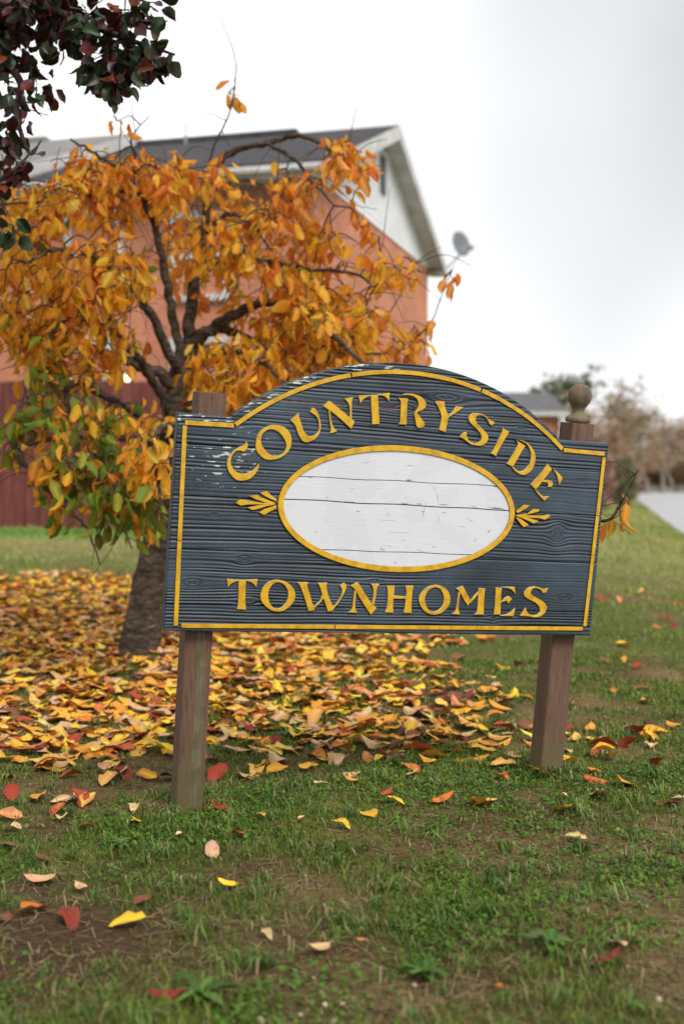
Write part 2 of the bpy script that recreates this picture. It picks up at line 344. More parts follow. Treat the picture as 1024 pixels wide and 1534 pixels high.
def window(root, P, s, z, w_, h_):
    t = OVE - .03
    f = B()
    for c, a, hh in ((z + h_ / 2 - .05, w_ / 2, .05), (z - h_ / 2 + .05, w_ / 2, .05)): f.hexa(P(s, t, c), HA, HB, UZ, a, .05, hh)
    for sx in (-1, 1): f.hexa(P(s + sx * (w_ / 2 - .045), t, z), HA, HB, UZ, .045, .048, h_ / 2 - .1)
    f.hexa(P(s, t + .005, z), HA, HB, UZ, w_ / 2 - .09, .03, .03)
    wn = f.build('window', M['white'], root)
    for sg in (-1, 1):
        B().hexa(P(s, t + .02, z + sg * (h_ / 4 - .02)), HA, HB, UZ, w_ / 2 - .091, .008, h_ / 4 - .055).build('pane', M['glass'], wn)
        B().hexa(P(s, t + .004, z + sg * (h_ / 4 - .02)), HA, HB, UZ, .015, .008, h_ / 4 - .055).build('muntin', M['white'], wn)
    B().hexa(P(s, t - .03, z - h_ / 2 - .04), HA, HB, UZ, w_ / 2 + .06, .08, .038).build('sill', M['white'], wn)
def wallhit(px, py):                                   # pixel -> (s, z) on the front wall
    d = PX(px, py, 1) - np.array([0, 0, CAMH]); o = E0 * np.array([1, 1, 0]) + HB * OVE; n = HB
    t = (o @ n) / (d @ n); p = d * t; return (p - o) @ HA, p[2] + CAMH
for px, py, w_, h_ in ((142, 382, .95, 1.35), (300, 385, .95, 1.35), (128, 570, .95, 1.3), (300, 570, .95, 1.3)):
    s, z = wallhit(px, py); window(h1, P1, s, z, w_, h_)
for px, py, w_, h_ in ((-10, 500, .9, 1.3), (-5, 370, .9, 1.3)):
    s, z = wallhit(px, py); window(h2, P2, max(s, 6.2), z, w_, h_)
pv = P1(3.9, LEN / 2 - .5, 0); zt = EAVE + RISE
V, Q = tube_data([(pv[0], pv[1], zt - .4), (pv[0], pv[1], zt + .0), (pv[0], pv[1], zt + .22)], [.02, .02, .02], 10); under(mesh('vent_pipe', V, Q, M['metal'], smooth=True), h1)
# lit wall lamp
s, z = wallhit(195, 567); lp = P1(s, OVE - .1, z)
wl = empty('wall_lamp', lp, 'small lit wall lamp on the brick wall above the red fence', 'lamp')
B().hexa(lp + HB * .075, HA, HB, UZ, .05, .02, .1).build('back_plate', M['louver'], wl)
V, Q = tube_data([lp + UZ * z_ for z_ in (-.07, -.05, 0, .05, .07)], [.012, .03, .04, .03, .012], 10); under(mesh('bulb_glass', V, Q, M['bulb'], smooth=True), wl)
B().prism([lp + np.array([x, y, .072]) for x, y in ((-.08, -.08), (.08, -.08), (.08, .08), (-.08, .08))], [lp + np.array([x, y, .12]) for x, y in ((-.02, -.02), (.02, -.02), (.02, .02), (-.02, .02))]).build('cap', M['louver'], wl)
# satellite dish on the rear eave corner
dc = PX(690, 365, 26.6); arm0 = P1(.06, LEN + .0, EAVE - .15)
dish = empty('satellite_dish', arm0, 'grey oval satellite dish on a bent arm at the rear roof corner', 'satellite dish')
fwd = np.array([.55, -.8, .25]); fwd /= np.linalg.norm(fwd); rx = np.cross(fwd, UZ); rx /= np.linalg.norm(rx); uy = np.cross(rx, fwd)
V = [dc - fwd * .06]; Fc = []
for j, rr in enumerate((.35, .7, 1.0)):
    for k in range(20): a = k * math.pi / 10; V.append(dc - fwd * .06 * (1 - rr ** 2) + rx * math.cos(a) * .24 * rr + uy * math.sin(a) * .29 * rr)
Fc = [[0, 1 + k, 1 + (k + 1) % 20] for k in range(20)] + [[1 + j * 20 + k, 21 + j * 20 + k, 21 + j * 20 + (k + 1) % 20, 1 + j * 20 + (k + 1) % 20] for j in range(2) for k in range(20)]
ob = under(mesh('reflector', V, Fc, M['dish'], smooth=True), dish); md = ob.modifiers.new('s', 'SOLIDIFY'); md.thickness = .015
am = catmull([arm0, arm0 * .4 + dc * .6 - UZ * .12, dc - UZ * .22 - fwd * .06, dc - fwd * .08], 5); V, Q = tube_data(am, [.022] * len(am), 8); under(mesh('mount_arm', V, Q, M['metal'], smooth=True), dish)
lnb = dc + fwd * .3 - uy * .22; V, Q = tube_data([dc - uy * .27, dc + fwd * .15 - uy * .27, lnb], [.012] * 3, 6); under(mesh('feed_arm', V, Q, M['metal']), dish)
B().hexa(lnb, rx, fwd, uy, .035, .06, .04).build('receiver', M['metal'], dish, bevel=.01)

# red board fence in front of the townhouses
fo = PX(190, 793, 15.5); fence = empty('board_fence', (fo[0], fo[1], .45), 'tall dark red wooden board fence in front of the brick townhouses', 'fence')
fb = np.array([fo[0], fo[1], 0]); FH = 1.86
for k in range(-14, 42):
    c = fb + HA * k * .148; gz = float(G(c[0], c[1])); h_ = FH + random.uniform(-.012, .012)
    q = B(); dzx = random.uniform(-.006, .006)
    q.hexa(c + HB * dzx + UZ * (gz + h_ / 2), HA, HB, UZ, .070, .011, h_ / 2); q.build('board', M['fence'], fence)
for hz in (.4, 1.0, 1.6):
    q = B(); c = fb + HA * 2.0; q.hexa(c + HB * .05 + UZ * (float(G(c[0], c[1])) + hz), HA, HB, UZ, 4.15, .02, .045); q.build('rail', M['fence'], fence)
for k in range(-1, 4):
    c = fb + HA * (k * 2.1) + HB * .12; q = B(); q.hexa(c + UZ * (float(G(c[0], c[1])) + .9), HA, HB, UZ, .045, .045, .93); q.build('post', M['fence'], fence)

# far brick house on the right
fh = empty('far_house', (7, 60, 0), 'distant low brick house with grey roof behind the sign', 'house')
x0, x1_, yy = -4.0, 11.0, 60.0; re = CAMH + (720 - 617) / F * 60; rr = CAMH + (720 - 585) / F * 62.5
q = B(); q.hexa(((x0 + x1_) / 2, yy + 4, (re + 0) / 2), (1, 0, 0), (0, 1, 0), (0, 0, 1), (x1_ - x0) / 2 - .4, 3.6, re / 2 - .02); q.build('wall', M['brick'], fh, uvm=(np.zeros(3), np.array([1, 0, 0]), UZ))
M['roofgrey'] = noise_mat('far_grey_shingle', (.07, .068, .07), (.11, .106, .11), 3, .9, bump=.2)
q = B(); q.add([(x0, yy, re), (x1_, yy, re), (x1_, yy + 8, re), (x0, yy + 8, re), (x0, yy + 4, rr), (x1_ - .3, yy + 4, rr)], [[0, 1, 5, 4], [2, 3, 4, 5], [1, 2, 5], [3, 0, 4]]); q.build('roof', M['roofgrey'], fh)
q = B(); q.hexa(((x0 + x1_) / 2, yy - .02, re - .1), (1, 0, 0), (0, 1, 0), (0, 0, 1), (x1_ - x0) / 2, .04, .09); q.build('fascia', M['white'], fh)
B().hexa((x1_ - .25, yy + .1, re / 2 - .1), (1, 0, 0), (0, 1, 0), (0, 0, 1), .12, .12, re / 2 - .1).build('porch_column', M['white'], fh)
for wx in (2.6, 6.2, 8.2):
    wn = B().hexa((wx, yy + .36, re - 1.15), (1, 0, 0), (0, 1, 0), (0, 0, 1), .4, .05, .62).build('window', M['white'], fh); B().hexa((wx, yy + .3, re - 1.15), (1, 0, 0), (0, 1, 0), (0, 0, 1), .33, .02, .55).build('pane', M['glass'], wn)

# ------------------------------------------------------------------ leaves
def leaf_shape(width=.42, fold=.18, curl=.25, twist=0., serr=.0, stem=.22, tip=1.4, seed=0):
    r = np.random.default_rng(seed); st = np.array([0, .12, .3, .5, .7, .87, 1.0]); V = []; ncol = []
    prof = np.array([.03, .58, .94, 1.0, .85, .52, .02]) * width / 2
    for k, (s, p) in enumerate(zip(st, prof)):
        zc = -curl * (s - .15) ** 2 + .02 * r.standard_normal(); a = twist * (s - .5)
        for j, q in enumerate((-1, -.5, 0, .5, 1)):
            x = q * p * (1 + serr * r.standard_normal() * (abs(q) == 1)); z = zc + fold * abs(q) * p * 2 + (.035 * r.standard_normal() if abs(q) == 1 else 0)
            V.append((x * math.cos(a) - z * math.sin(a) * .5, s, z + x * math.sin(a))); ncol.append(1.12 if q == 0 else (1. if abs(q) == .5 else .9))
    Fq = [[5 * k + j, 5 * k + j + 1, 5 * k + j + 6, 5 * k + j + 5] for k in range(6) for j in range(4)]
    n = len(V); V += [(-.012, -stem, .03), (.012, -stem, .03), (.012, .02, 0), (-.012, .02, 0)]; ncol += [.7] * 4; Fq.append([n, n + 1, n + 2, n + 3])
    return np.array(V), np.array(Fq), np.array(ncol)
def variants(name, cols, shapes, mat, tipcol=None, seed=0):
    out = []; r = np.random.default_rng(seed)
    for ci, c in enumerate(cols):
        for si, (V, Q, nc) in enumerate(shapes):
            c = np.array(c); c2 = c * (1 + .25 * r.standard_normal(3) * np.array([.3, 1, .5])); t = np.clip(V[:, 1], 0, 1)[:, None]
            col = (c * (1 - t) + c2 * t) * nc[:, None]
            if tipcol is not None and r.random() < .5: e = np.clip(np.abs(V[:, 0]) / .2, 0, 1)[:, None] * r.uniform(.2, .7); col = col * (1 - e) + np.array(tipcol) * e
            col = np.clip(col, .003, .9)
            me = bpy.data.objects[mesh('tmp', V, Q, mat, smooth=True, attrs={'col': col}).name]; d = me.data; bpy.data.objects.remove(me); d.name = name
            out.append((V, Q, col, d, ci))
    return out
def basis(axis, up):                                   # leaf y axis along axis, z near up
    y = axis / (np.linalg.norm(axis) + 1e-9); x = np.cross(y, up); x /= np.linalg.norm(x) + 1e-9; z = np.cross(x, y); return np.stack([x, y, z], 1)
class Leaves:                                          # a lot of leaf placements -> the biggest in view as objects, the rest as one mesh
    def __init__(s, var): s.var = var; s.items = []
    def put(s, vi, pos, R, size, info=None): s.items.append((vi, np.asarray(pos, float), R, size, info))
    def finish(s, nmax, rest_name, mk, margin=10):
        P = np.array([i[1] + i[2][:, 1] * i[3] * .5 for i in s.items]); sz = np.array([i[3] for i in s.items])
        px, py, d = proj(P); vis = (px > -margin) & (px < 1024 + margin) & (py > -margin) & (py < 1534 + margin)
        score = np.where(vis, sz / d, 0); order = np.argsort(-score); top = set(order[:nmax].tolist()) if nmax else set()
        VV, QQ, CC = [], [], []; n = 0
        for k, (vi, pos, R, size, info) in enumerate(s.items):
            V, Q, col, me, ci = s.var[vi]
            if k in top and score[k] > 0:
                mk(me, pos, R, size, vi, info)
            else:
                VV.append(pos + (V * size) @ R.T); QQ.append(Q + n); CC.append(col); n += len(V)
        return mesh(rest_name, np.concatenate(VV), [np.concatenate(QQ)], s.var[0][3].materials[0], smooth=True, attrs={'col': np.concatenate(CC)})
def leaf_obj(name, me, pos, R, size):
    o = bpy.data.objects.new(name, me); COL.objects.link(o); m = Matrix([[*(R[r] * size), pos[r]] for r in range(3)] + [[0, 0, 0, 1]]); o.matrix_world = m; return o

# ------------------------------------------------------------------ cherry tree
TD = 7.0; tb = PX(210, 978, TD); tree = empty('cherry_tree', (tb[0], tb[1], tb[2]), 'orange leaved cherry tree with drooping branches beside the sign', 'tree')
def limb_pts(l): return np.array([PX(x, y, d) for x, y, d in l])
trunk = [(207, 1000, 7.0), (210, 960, 7.0), (222, 890, 7.0), (236, 820, 7.0), (250, 740, 7.0), (258, 670, 7.0), (266, 610, 7.0), (274, 560, 7.0), (284, 520, 7.02)]
trr = [.135, .115, .1, .09, .086, .083, .086, .08, .06]
tp = catmull(limb_pts(trunk), 8); tr = np.interp(np.linspace(0, 1, len(tp)), np.linspace(0, 1, len(trr)), trr)
V, Q = tube_data(tp, tr, 20, .05)
ax = V - np.repeat(tp, 20, 0); hgt = V[:, 2]; a = np.arctan2(ax[:, 1], ax[:, 0]); V = V + ax * (.10 * (fbm(a * 1.3 + 5, hgt * 14, 3) - .5) + .10 * (fbm(a * 3, hgt * 5, 4) - .5) + .05 * np.sin(a * 3 + 1) * np.exp(-(hgt - .1) / .25))[:, None]
tk = under(mesh('trunk', V, Q, M['bark'], smooth=True), tree)
limbs = [
 ([(276, 560, 7.0), (262, 490, 6.95), (250, 430, 6.9), (240, 370, 6.85), (225, 320, 6.8), (205, 285, 6.7), (190, 262, 6.6), (150, 235, 6.5), (105, 208, 6.4)], .035, .006),
 ([(205, 285, 6.7), (150, 288, 6.6), (95, 300, 6.5), (20, 305, 6.4), (-50, 315, 6.3)], .018, .005),
 ([(196, 270, 6.65), (203, 235, 6.6), (197, 207, 6.55), (225, 172, 6.5)], .012, .003),
 ([(284, 520, 7.0), (285, 470, 7.0), (296, 410, 7.05), (304, 360, 7.1), (308, 315, 7.1), (312, 265, 7.05), (348, 228, 6.95), (398, 214, 6.85), (445, 205, 6.8), (482, 216, 6.7), (515, 242, 6.6)], .046, .007),
 ([(398, 214, 6.85), (440, 238, 6.75), (468, 272, 6.7), (500, 308, 6.6)], .016, .005),
 ([(310, 262, 7.05), (322, 215, 7.0), (345, 165, 6.95), (353, 95, 6.95), (330, 25, 6.9)], .009, .0018),
 ([(308, 305, 7.1), (335, 275, 7.2), (380, 272, 7.3), (420, 300, 7.35), (445, 345, 7.4)], .018, .005),
 ([(306, 300, 7.1), (285, 262, 7.2), (262, 258, 7.3), (245, 290, 7.4), (230, 340, 7.4)], .016, .005),
 ([(276, 565, 6.98), (255, 530, 6.85), (225, 470, 6.7), (195, 425, 6.55), (160, 398, 6.4), (130, 380, 6.3), (85, 372, 6.15), (40, 395, 6.0)], .038, .007),
 ([(270, 590, 6.98), (240, 562, 6.9), (200, 545, 6.8), (150, 525, 6.7), (100, 508, 6.55), (50, 502, 6.4), (-20, 498, 6.3)], .045, .009),
 ([(262, 630, 6.98), (232, 575, 6.8), (205, 535, 6.6), (170, 498, 6.4), (130, 480, 6.2), (90, 485, 6.0), (70, 520, 5.9)], .036, .007),
 ([(284, 520, 7.0), (320, 490, 6.95), (360, 466, 6.9), (395, 453, 6.85), (435, 458, 6.75), (470, 476, 6.65), (510, 510, 6.6)], .045, .008),
 ([(290, 505, 7.0), (330, 492, 7.1), (365, 505, 7.2), (415, 525, 7.3), (470, 520, 7.4), (530, 530, 7.4), (585, 530, 7.3)], .04, .008),
 ([(280, 545, 7.0), (315, 532, 6.8), (350, 525, 6.5), (390, 540, 6.2), (430, 575, 6.0)], .034, .007),
 ([(300, 400, 7.05), (345, 385, 6.9), (400, 392, 6.7), (460, 402, 6.6), (530, 410, 6.5), (560, 430, 6.4)], .024, .005),
 ([(305, 350, 7.1), (345, 320, 7.0), (385, 345, 6.9), (420, 400, 6.85)], .02, .005),
 ([(258, 660, 6.98), (225, 632, 6.8), (190, 610, 6.6), (150, 590, 6.4), (115, 572, 6.2), (100, 590, 6.05), (105, 640, 5.95), (116, 690, 5.9), (134, 728, 5.9), (170, 770, 5.85)], .032, .005),
 ([(256, 680, 6.95), (215, 660, 6.6), (160, 655, 6.3), (90, 655, 6.1), (30, 675, 6.0), (60, 720, 5.95), (95, 757, 5.9), (130, 790, 5.85), (150, 845, 5.8)], .026, .004),
 ([(258, 650, 6.95), (245, 640, 6.3), (235, 650, 5.8), (232, 690, 5.55), (240, 740, 5.5), (232, 800, 5.5)], .022, .004),
 ([(256, 690, 6.95), (220, 700, 6.7), (180, 760, 6.5), (198, 822, 6.45)], .018, .005),
 ([(530, 530, 7.4), (560, 500, 7.2), (595, 450, 7.1), (625, 392, 7.0)], .007, .002),
 ([(585, 530, 7.3), (640, 490, 7.1), (662, 440, 7.0), (680, 398, 6.95)], .006, .0015),
 ([(520, 525, 7.4), (548, 460, 7.1), (570, 380, 7.0), (583, 282, 6.9)], .006, .0015),
 ([(470, 476, 6.65), (560, 560, 6.2), (680, 670, 5.8), (800, 760, 5.4), (900, 782, 5.2), (930, 752, 5.15), (956, 704, 5.1)], .016, .003),
]
nodes = []                                              # (point, radius) skeleton for twigs
for l, r0, r1 in limbs:
    p = catmull(limb_pts(l), 7); m = len(p); p[1:-1] += rng.standard_normal((m - 2, 3)) * min(.005, r0 * .12)
    r = (np.linspace(1, 0, m) ** .9 * (r0 - r1) + r1) * .84; V, Q = tube_data(p, r, 10, .10)
    under(mesh('branch', V, Q, M['bark'], smooth=True), tree)
    nodes += [(q, rr_) for q, rr_ in list(zip(p, r))[m // 4:]]
YEL = [(.88, .56, .035), (.84, .48, .03), (.88, .62, .10), (.82, .44, .025)]
AMB = [(.84, .43, .03), (.80, .36, .026), (.86, .48, .05), (.74, .34, .03)]
ORA = [(.80, .31, .035), (.74, .25, .03), (.82, .36, .09), (.66, .2, .03)]
GRN = [(.11, .22, .025), (.18, .29, .035), (.34, .38, .04), (.08, .17, .022)]
cher = variants('leaf', YEL + AMB + ORA + GRN, [leaf_shape(.48, .22, .25, .2, .03, seed=1), leaf_shape(.44, .35, .4, -.25, .03, seed=2), leaf_shape(.5, .1, .12, .15, .03, seed=3)], M['leaf'], (.35, .09, .02), 5)
CL = Leaves(cher); twV, twQ, nb = [], [], 0
#   centre px, depth, radii px, depth radius, twigs, palette weights (yel, amb, ora, grn)
clus = [((95, 330, 6.45), 120, 75, .5, 44, (2.5, 5, 1.6, .3)), ((55, 440, 6.2), 95, 70, .5, 46, (3.5, 6, .6, .3)), ((150, 420, 6.4), 80, 60, .5, 30, (3.5, 5, 1, .4)),
        ((235, 270, 6.8), 105, 45, .5, 34, (1, 4, 3.5, 0)), ((345, 330, 7.0), 90, 70, .6, 30, (2.5, 5, 1.5, .2)), ((270, 400, 7.1), 90, 70, .5, 14, (3, 4, 2, .2)), ((450, 320, 6.9), 75, 70, .5, 24, (.8, 4, 4, .1)),
        ((520, 240, 6.6), 38, 38, .3, 13, (.2, 2, 5, 0)), ((515, 350, 6.65), 40, 50, .4, 6, (.5, 3, 4, 0)), ((400, 430, 6.9), 100, 60, .6, 30, (4, 5, 1.5, .3)), ((470, 480, 6.8), 100, 60, .6, 52, (4, 5, 1, .4)),
        ((375, 555, 6.5), 110, 50, .5, 64, (5, 5, .6, .2)), ((480, 540, 6.9), 95, 34, .5, 40, (4, 5, .6, .2)), ((575, 420, 6.8), 55, 60, .4, 9, (1.5, 4, 2.5, .1)), ((612, 515, 7.1), 35, 28, .3, 9, (.4, 3, 4, 0)),
        ((110, 520, 6.3), 105, 55, .5, 32, (4, 5, .8, .8)), ((85, 650, 6.0), 105, 70, .35, 34, (5, 3, .8, 8)), ((155, 735, 5.95), 85, 60, .35, 30, (4, 2, .3, 11)), ((228, 690, 5.6), 26, 55, .2, 12, (7, 3, .2, .4)),
        ((228, 768, 5.9), 30, 30, .3, 8, (2, 1, .3, 6)), ((160, 250, 6.6), 60, 30, .3, 8, (.5, 4, 3, 0)), ((350, 140, 6.95), 15, 20, .05, 3, (0, 2, 5, 0)), ((175, 180, 6.5), 14, 14, .05, 2, (0, 2, 5, 0)),
        ((930, 772, 5.15), 16, 18, .05, 3, (1, 4, 2, 0)), ((605, 410, 7.0), 15, 14, .1, 2, (0, 1, 5, 0)), ((672, 425, 6.95), 10, 18, .05, 2, (0, 1, 5, 0)), ((190, 620, 6.4), 60, 40, .4, 10, (5, 4, .5, 1.5))]
targets = []
for (cx_, cy_, cdp), rx_, ry_, rz_, ntw, wts in clus:
    for _ in range(ntw if ntw < 14 else int(ntw * 1.3)):
        while True:
            q = rng.uniform(-1, 1, 3)
            if q @ q < 1: break
        targets.append((PX(cx_ + q[0] * rx_, cy_ + q[1] * ry_, cdp + q[2] * rz_), wts + ((0,) if ntw < 4 else ())))
NP = np.array([q for q, _ in nodes]); dist = np.array([np.min(np.linalg.norm(NP - t, axis=1)) for t, _ in targets])
for k in np.argsort(dist):
    t, wts = targets[k]; D = NP - t; dd = np.linalg.norm(D * np.array([1, 1, 1.1]), axis=1) - np.clip(D[:, 2], -.3, .3) * .5
    p0 = NP[np.argmin(dd)]; Ld = np.linalg.norm(t - p0); mid = (p0 + t) / 2 + np.array([0, 0, .015 + .13 * Ld]) + rng.standard_normal(3) * .03 * (Ld + .2)
    end = t + np.array([*(rng.standard_normal(2) * .05), -.03]); p = catmull([p0, mid, t, end + rng.standard_normal(3) * .02], 4); m = len(p)
    r = np.linspace(.0045 + .004 * min(Ld, 1), .0016, m); V, Q = tube_data(p, r, 4); twV.append(V); twQ.append(Q + nb); nb += len(V)
    NP = np.vstack([NP, p[2::2]])
    few = len(wts) == 5; wts = np.array(wts[:4], float) / sum(wts[:4]); nl = rng.integers(2, 4) if few else rng.integers(5, 9)
    base_c = rng.choice(4, p=wts)
    for j in range(nl):
        f = rng.uniform(.12, 1) ** .8; q = p[min(int(f * (m - 1)), m - 1)] + rng.standard_normal(3) * .03
        hang = np.array([0, 0, -1.0]) + rng.standard_normal(3) * np.array([.6, .6, .35]) ; R = basis(hang, rng.standard_normal(3)); size = .048 + .07 * rng.beta(2, 1.6)
        c = base_c if rng.random() < .6 else rng.choice(4, p=wts)
        vi = (c * 4 + rng.integers(4)) * 3 + rng.integers(3); CL.put(vi, q + R[:, 1] * size * .22, R, size)
for _ in range(520):
    p0 = NP[rng.integers(len(NP))]; d = rng.standard_normal(3) * np.array([1, .6, .7]); d /= np.linalg.norm(d); ln = rng.uniform(.12, .4)
    p = catmull([p0, p0 + d * ln * .5 + rng.standard_normal(3) * .02, p0 + d * ln + np.array([0, 0, -.3 * ln])], 3); V, Q = tube_data(p, np.linspace(.0032, .0012, len(p)), 4); twV.append(V); twQ.append(Q + nb); nb += len(V)
tw = under(mesh('twigs', np.concatenate(twV), [np.concatenate(twQ)], M['twig'], smooth=True), tree); tag(tw, kind='stuff')
LF = []
def mk(me, pos, R, size, vi, info): LF.append(leaf_obj('leaf', me, pos, R, size))
crown = CL.finish(300, 'crown', mk); under(crown, tree); tag(crown, kind='stuff')
for o in LF: o.parent = crown; o.matrix_parent_inverse = Matrix.Translation(-tree.location)
for o in LF: o.matrix_parent_inverse = Matrix.Identity(4)

# ------------------------------------------------------------------ pear tree whose limb reaches over the top corner
pt = empty('pear_tree', (-2.75, 5.6, float(G(-2.75, 5.6))), 'dark leaved pear tree with maroon and green leaves hanging over the lawn', 'tree')
p = catmull([(-2.75, 5.6, -.1), (-2.72, 5.6, 1.0), (-2.78, 5.62, 2.2), (-2.7, 5.6, 3.4), (-2.75, 5.6, 4.6)], 6); V, Q = tube_data(p, np.linspace(.13, .05, len(p)), 14, .06); under(mesh('trunk', V, Q, M['bark'], smooth=True), pt)
PD = 5.2; pn = []
for l, r0, r1 in (([(-2.75, 5.6, 2.3), PX(-150, -60, 5.3), PX(-20, -20, 5.2), PX(90, 20, 5.15), PX(180, 55, 5.1), PX(262, 82, 5.05)], .04, .005),
                  ([(-2.72, 5.6, 2.0), PX(-120, 60, 5.2), PX(-20, 80, 5.1), PX(30, 120, 5.1), PX(25, 170, 5.1), PX(45, 230, 5.1), PX(62, 210, 5.1)], .03, .003),
                  ([PX(-20, -20, 5.2), PX(60, -30, 5.0), PX(150, -20, 4.95), PX(225, 5, 4.9)], .02, .004),
                  ([(-2.74, 5.6, 1.6), PX(-160, 240, 5.2), PX(-60, 285, 5.1), PX(10, 262, 5.1), PX(60, 215, 5.1)], .025, .003),
                  ([(-2.75, 5.6, 3.0), PX(-200, -200, 5.4), PX(-60, -130, 5.3), PX(80, -90, 5.2)], .035, .005)):
    p = catmull(l, 6); m = len(p); r = np.linspace(r0, r1, m); V, Q = tube_data(p, r, 7, .1); under(mesh('branch', V, Q, M['twig'], smooth=True), pt); pn += list(p[m // 3:])
PG = [(.012, .026, .010), (.02, .038, .015), (.032, .055, .022)]; PM = [(.05, .008, .008), (.08, .014, .010), (.03, .006, .009)]; PO = [(.16, .035, .012), (.12, .03, .03)]
pear = variants('leaf', PG + PM + PO, [leaf_shape(.72, .2, .2, .3, .04, stem=.5, seed=11), leaf_shape(.66, .45, .4, -.4, .04, stem=.5, seed=12), leaf_shape(.75, .1, .35, .2, .04, stem=.5, seed=13)], M['pearleaf'], (.05, .01, .01), 6)
PL = Leaves(pear); twV, twQ, nb = [], [], 0
pc = [((45, 10, 5.2), 85, 50, .35, 46, (2, 5, 1)), ((120, 35, 5.1), 65, 38, .3, 26, (4, 4, .6)), ((178, 82, 5.1), 58, 26, .25, 24, (6, 2, .5)), ((228, 82, 5.05), 22, 20, .1, 7, (6, 2, .8)), ((165, 112, 5.1), 25, 20, .15, 10, (7, 1, .3)),
      ((205, 15, 4.95), 25, 18, .1, 8, (4, 4, .5)), ((20, 75, 5.15), 36, 34, .25, 13, (6, 3, .6)), ((22, 135, 5.1), 24, 28, .2, 5, (6, 3, .6)), ((60, 115, 5.1), 20, 18, .15, 2, (3, 5, 2)), ((5, 200, 5.1), 14, 34, .15, 3, (4, 4, 1)), ((40, 240, 5.1), 22, 18, .1, 3, (1, 3, 5)), ((5, 290, 5.15), 10, 25, .1, 2, (3, 1, 4)),
      ((10, 345, 5.2), 18, 12, .1, 2, (8, 0, 0)), ((70, 180, 5.1), 14, 18, .1, 1, (2, 6, 1)), ((-60, -60, 5.3), 120, 90, .5, 50, (4, 4, 1)), ((80, -60, 5.2), 120, 40, .4, 34, (4, 4, 1))]
NP = np.array(pn); tg = []
for (a0, a1, a2), rx_, ry_, rz_, ntw, wts in pc:
    for _ in range(ntw):
        while True:
            q = rng.uniform(-1, 1, 3)
            if q @ q < 1: break
        tg.append((PX(a0 + q[0] * rx_, a1 + q[1] * ry_, a2 + q[2] * rz_), wts))
dist = [np.min(np.linalg.norm(NP - t, axis=1)) for t, _ in tg]
for k in np.argsort(dist):
    t, wts = tg[k]; p0 = NP[np.argmin(np.linalg.norm(NP - t, axis=1))]; mid = (p0 + t) / 2 + rng.standard_normal(3) * .02; p = catmull([p0, mid, t], 3); m = len(p)
    V, Q = tube_data(p, np.linspace(.004, .0018, m), 4); twV.append(V); twQ.append(Q + nb); nb += len(V); NP = np.vstack([NP, p[2::2]])
    wts = np.array(wts, float) / sum(wts)
    for j in range(rng.integers(4, 7)):
        q = p[rng.integers(m // 2, m)] + rng.standard_normal(3) * .02; hang = np.array([0, 0, -.7]) + rng.standard_normal(3) * .55; R = basis(hang, rng.standard_normal(3)); size = rng.uniform(.052, .08)
        c = rng.choice(3, p=wts); ci = (rng.integers(3), 3 + rng.integers(3), 6 + rng.integers(2))[c]; PL.put(ci * 3 + rng.integers(3), q + R[:, 1] * size * .5, R, size)
tag(under(mesh('twigs', np.concatenate(twV), [np.concatenate(twQ)], M['twig'], smooth=True), pt), kind='stuff')
LF = []
crown = PL.finish(300, 'crown', mk); under(crown, pt); tag(crown, kind='stuff')
for o in LF: o.parent = crown

# ------------------------------------------------------------------ distant trees and shrubs
def far_tree(name, label, px, depth, toppx, rpx, cols, nleaf, kind='broad', group='trees along the far side of the road', baser=.16, lsz=.28):
    b0 = PX(px, 740, depth); gz = float(G(b0[0], b0[1])); H = PX(px, toppx, depth)[2] - gz; R = rpx * depth / F
    t = empty(name, (b0[0], b0[1], gz), label, 'tree', group); r = np.random.default_rng(int(px * 7 + depth))
    p = np.array([[b0[0] + .15 * r.standard_normal() * i, b0[1] + .1 * i, gz - .2 + H * .95 * i / 6] for i in range(7)]); p = catmull(p, 3)
    V, Q = tube_data(p, np.linspace(baser, .03, len(p)), 7); under(mesh('trunk', V, Q, M['farbark'], smooth=True), t)
    tips = []; bv, bq, n = [], [], 0
    for k in range(26):
        f = r.uniform(.3, .98) if kind == 'broad' else r.uniform(.72, .98); s = p[int(f * (len(p) - 1))]; a = r.uniform(0, 6.28); ln = R * r.uniform(.45, 1) * (1.15 - abs(f - .6))
        e = s + np.array([math.cos(a) * ln, math.sin(a) * ln, ln * (r.uniform(.2, .9) if kind == 'broad' else r.uniform(-.1, .25))]); mid = (s + e) / 2 + r.standard_normal(3) * .1 * ln
        q = catmull([s, mid, e], 3); V, Q = tube_data(q, np.linspace(.05, .012, len(q)), 4); bv.append(V); bq.append(Q + n); n += len(V); tips += [q[-1], q[-2], mid]
        for _ in range(3):
            e2 = e + r.standard_normal(3) * ln * .3 + np.array([0, 0, .2 * ln]); V, Q = tube_data(np.array([mid, (mid + e2) / 2 + r.standard_normal(3) * .05, e2]), [.02, .014, .006], 3); bv.append(V); bq.append(Q + n); n += len(V); tips.append(e2)
    under(tag(mesh('branches', np.concatenate(bv), [np.concatenate(bq)], M['farbark']), kind='stuff'), t)
    tips = np.array(tips); c = tips[r.integers(0, len(tips), nleaf)] + r.standard_normal((nleaf, 3)) * R * np.array([.13, .13, .10 if kind == 'broad' else .045])
    c[:, 2] = np.maximum(c[:, 2], gz + .3); cards(c, lsz, cols, r, 'crown', t); return t
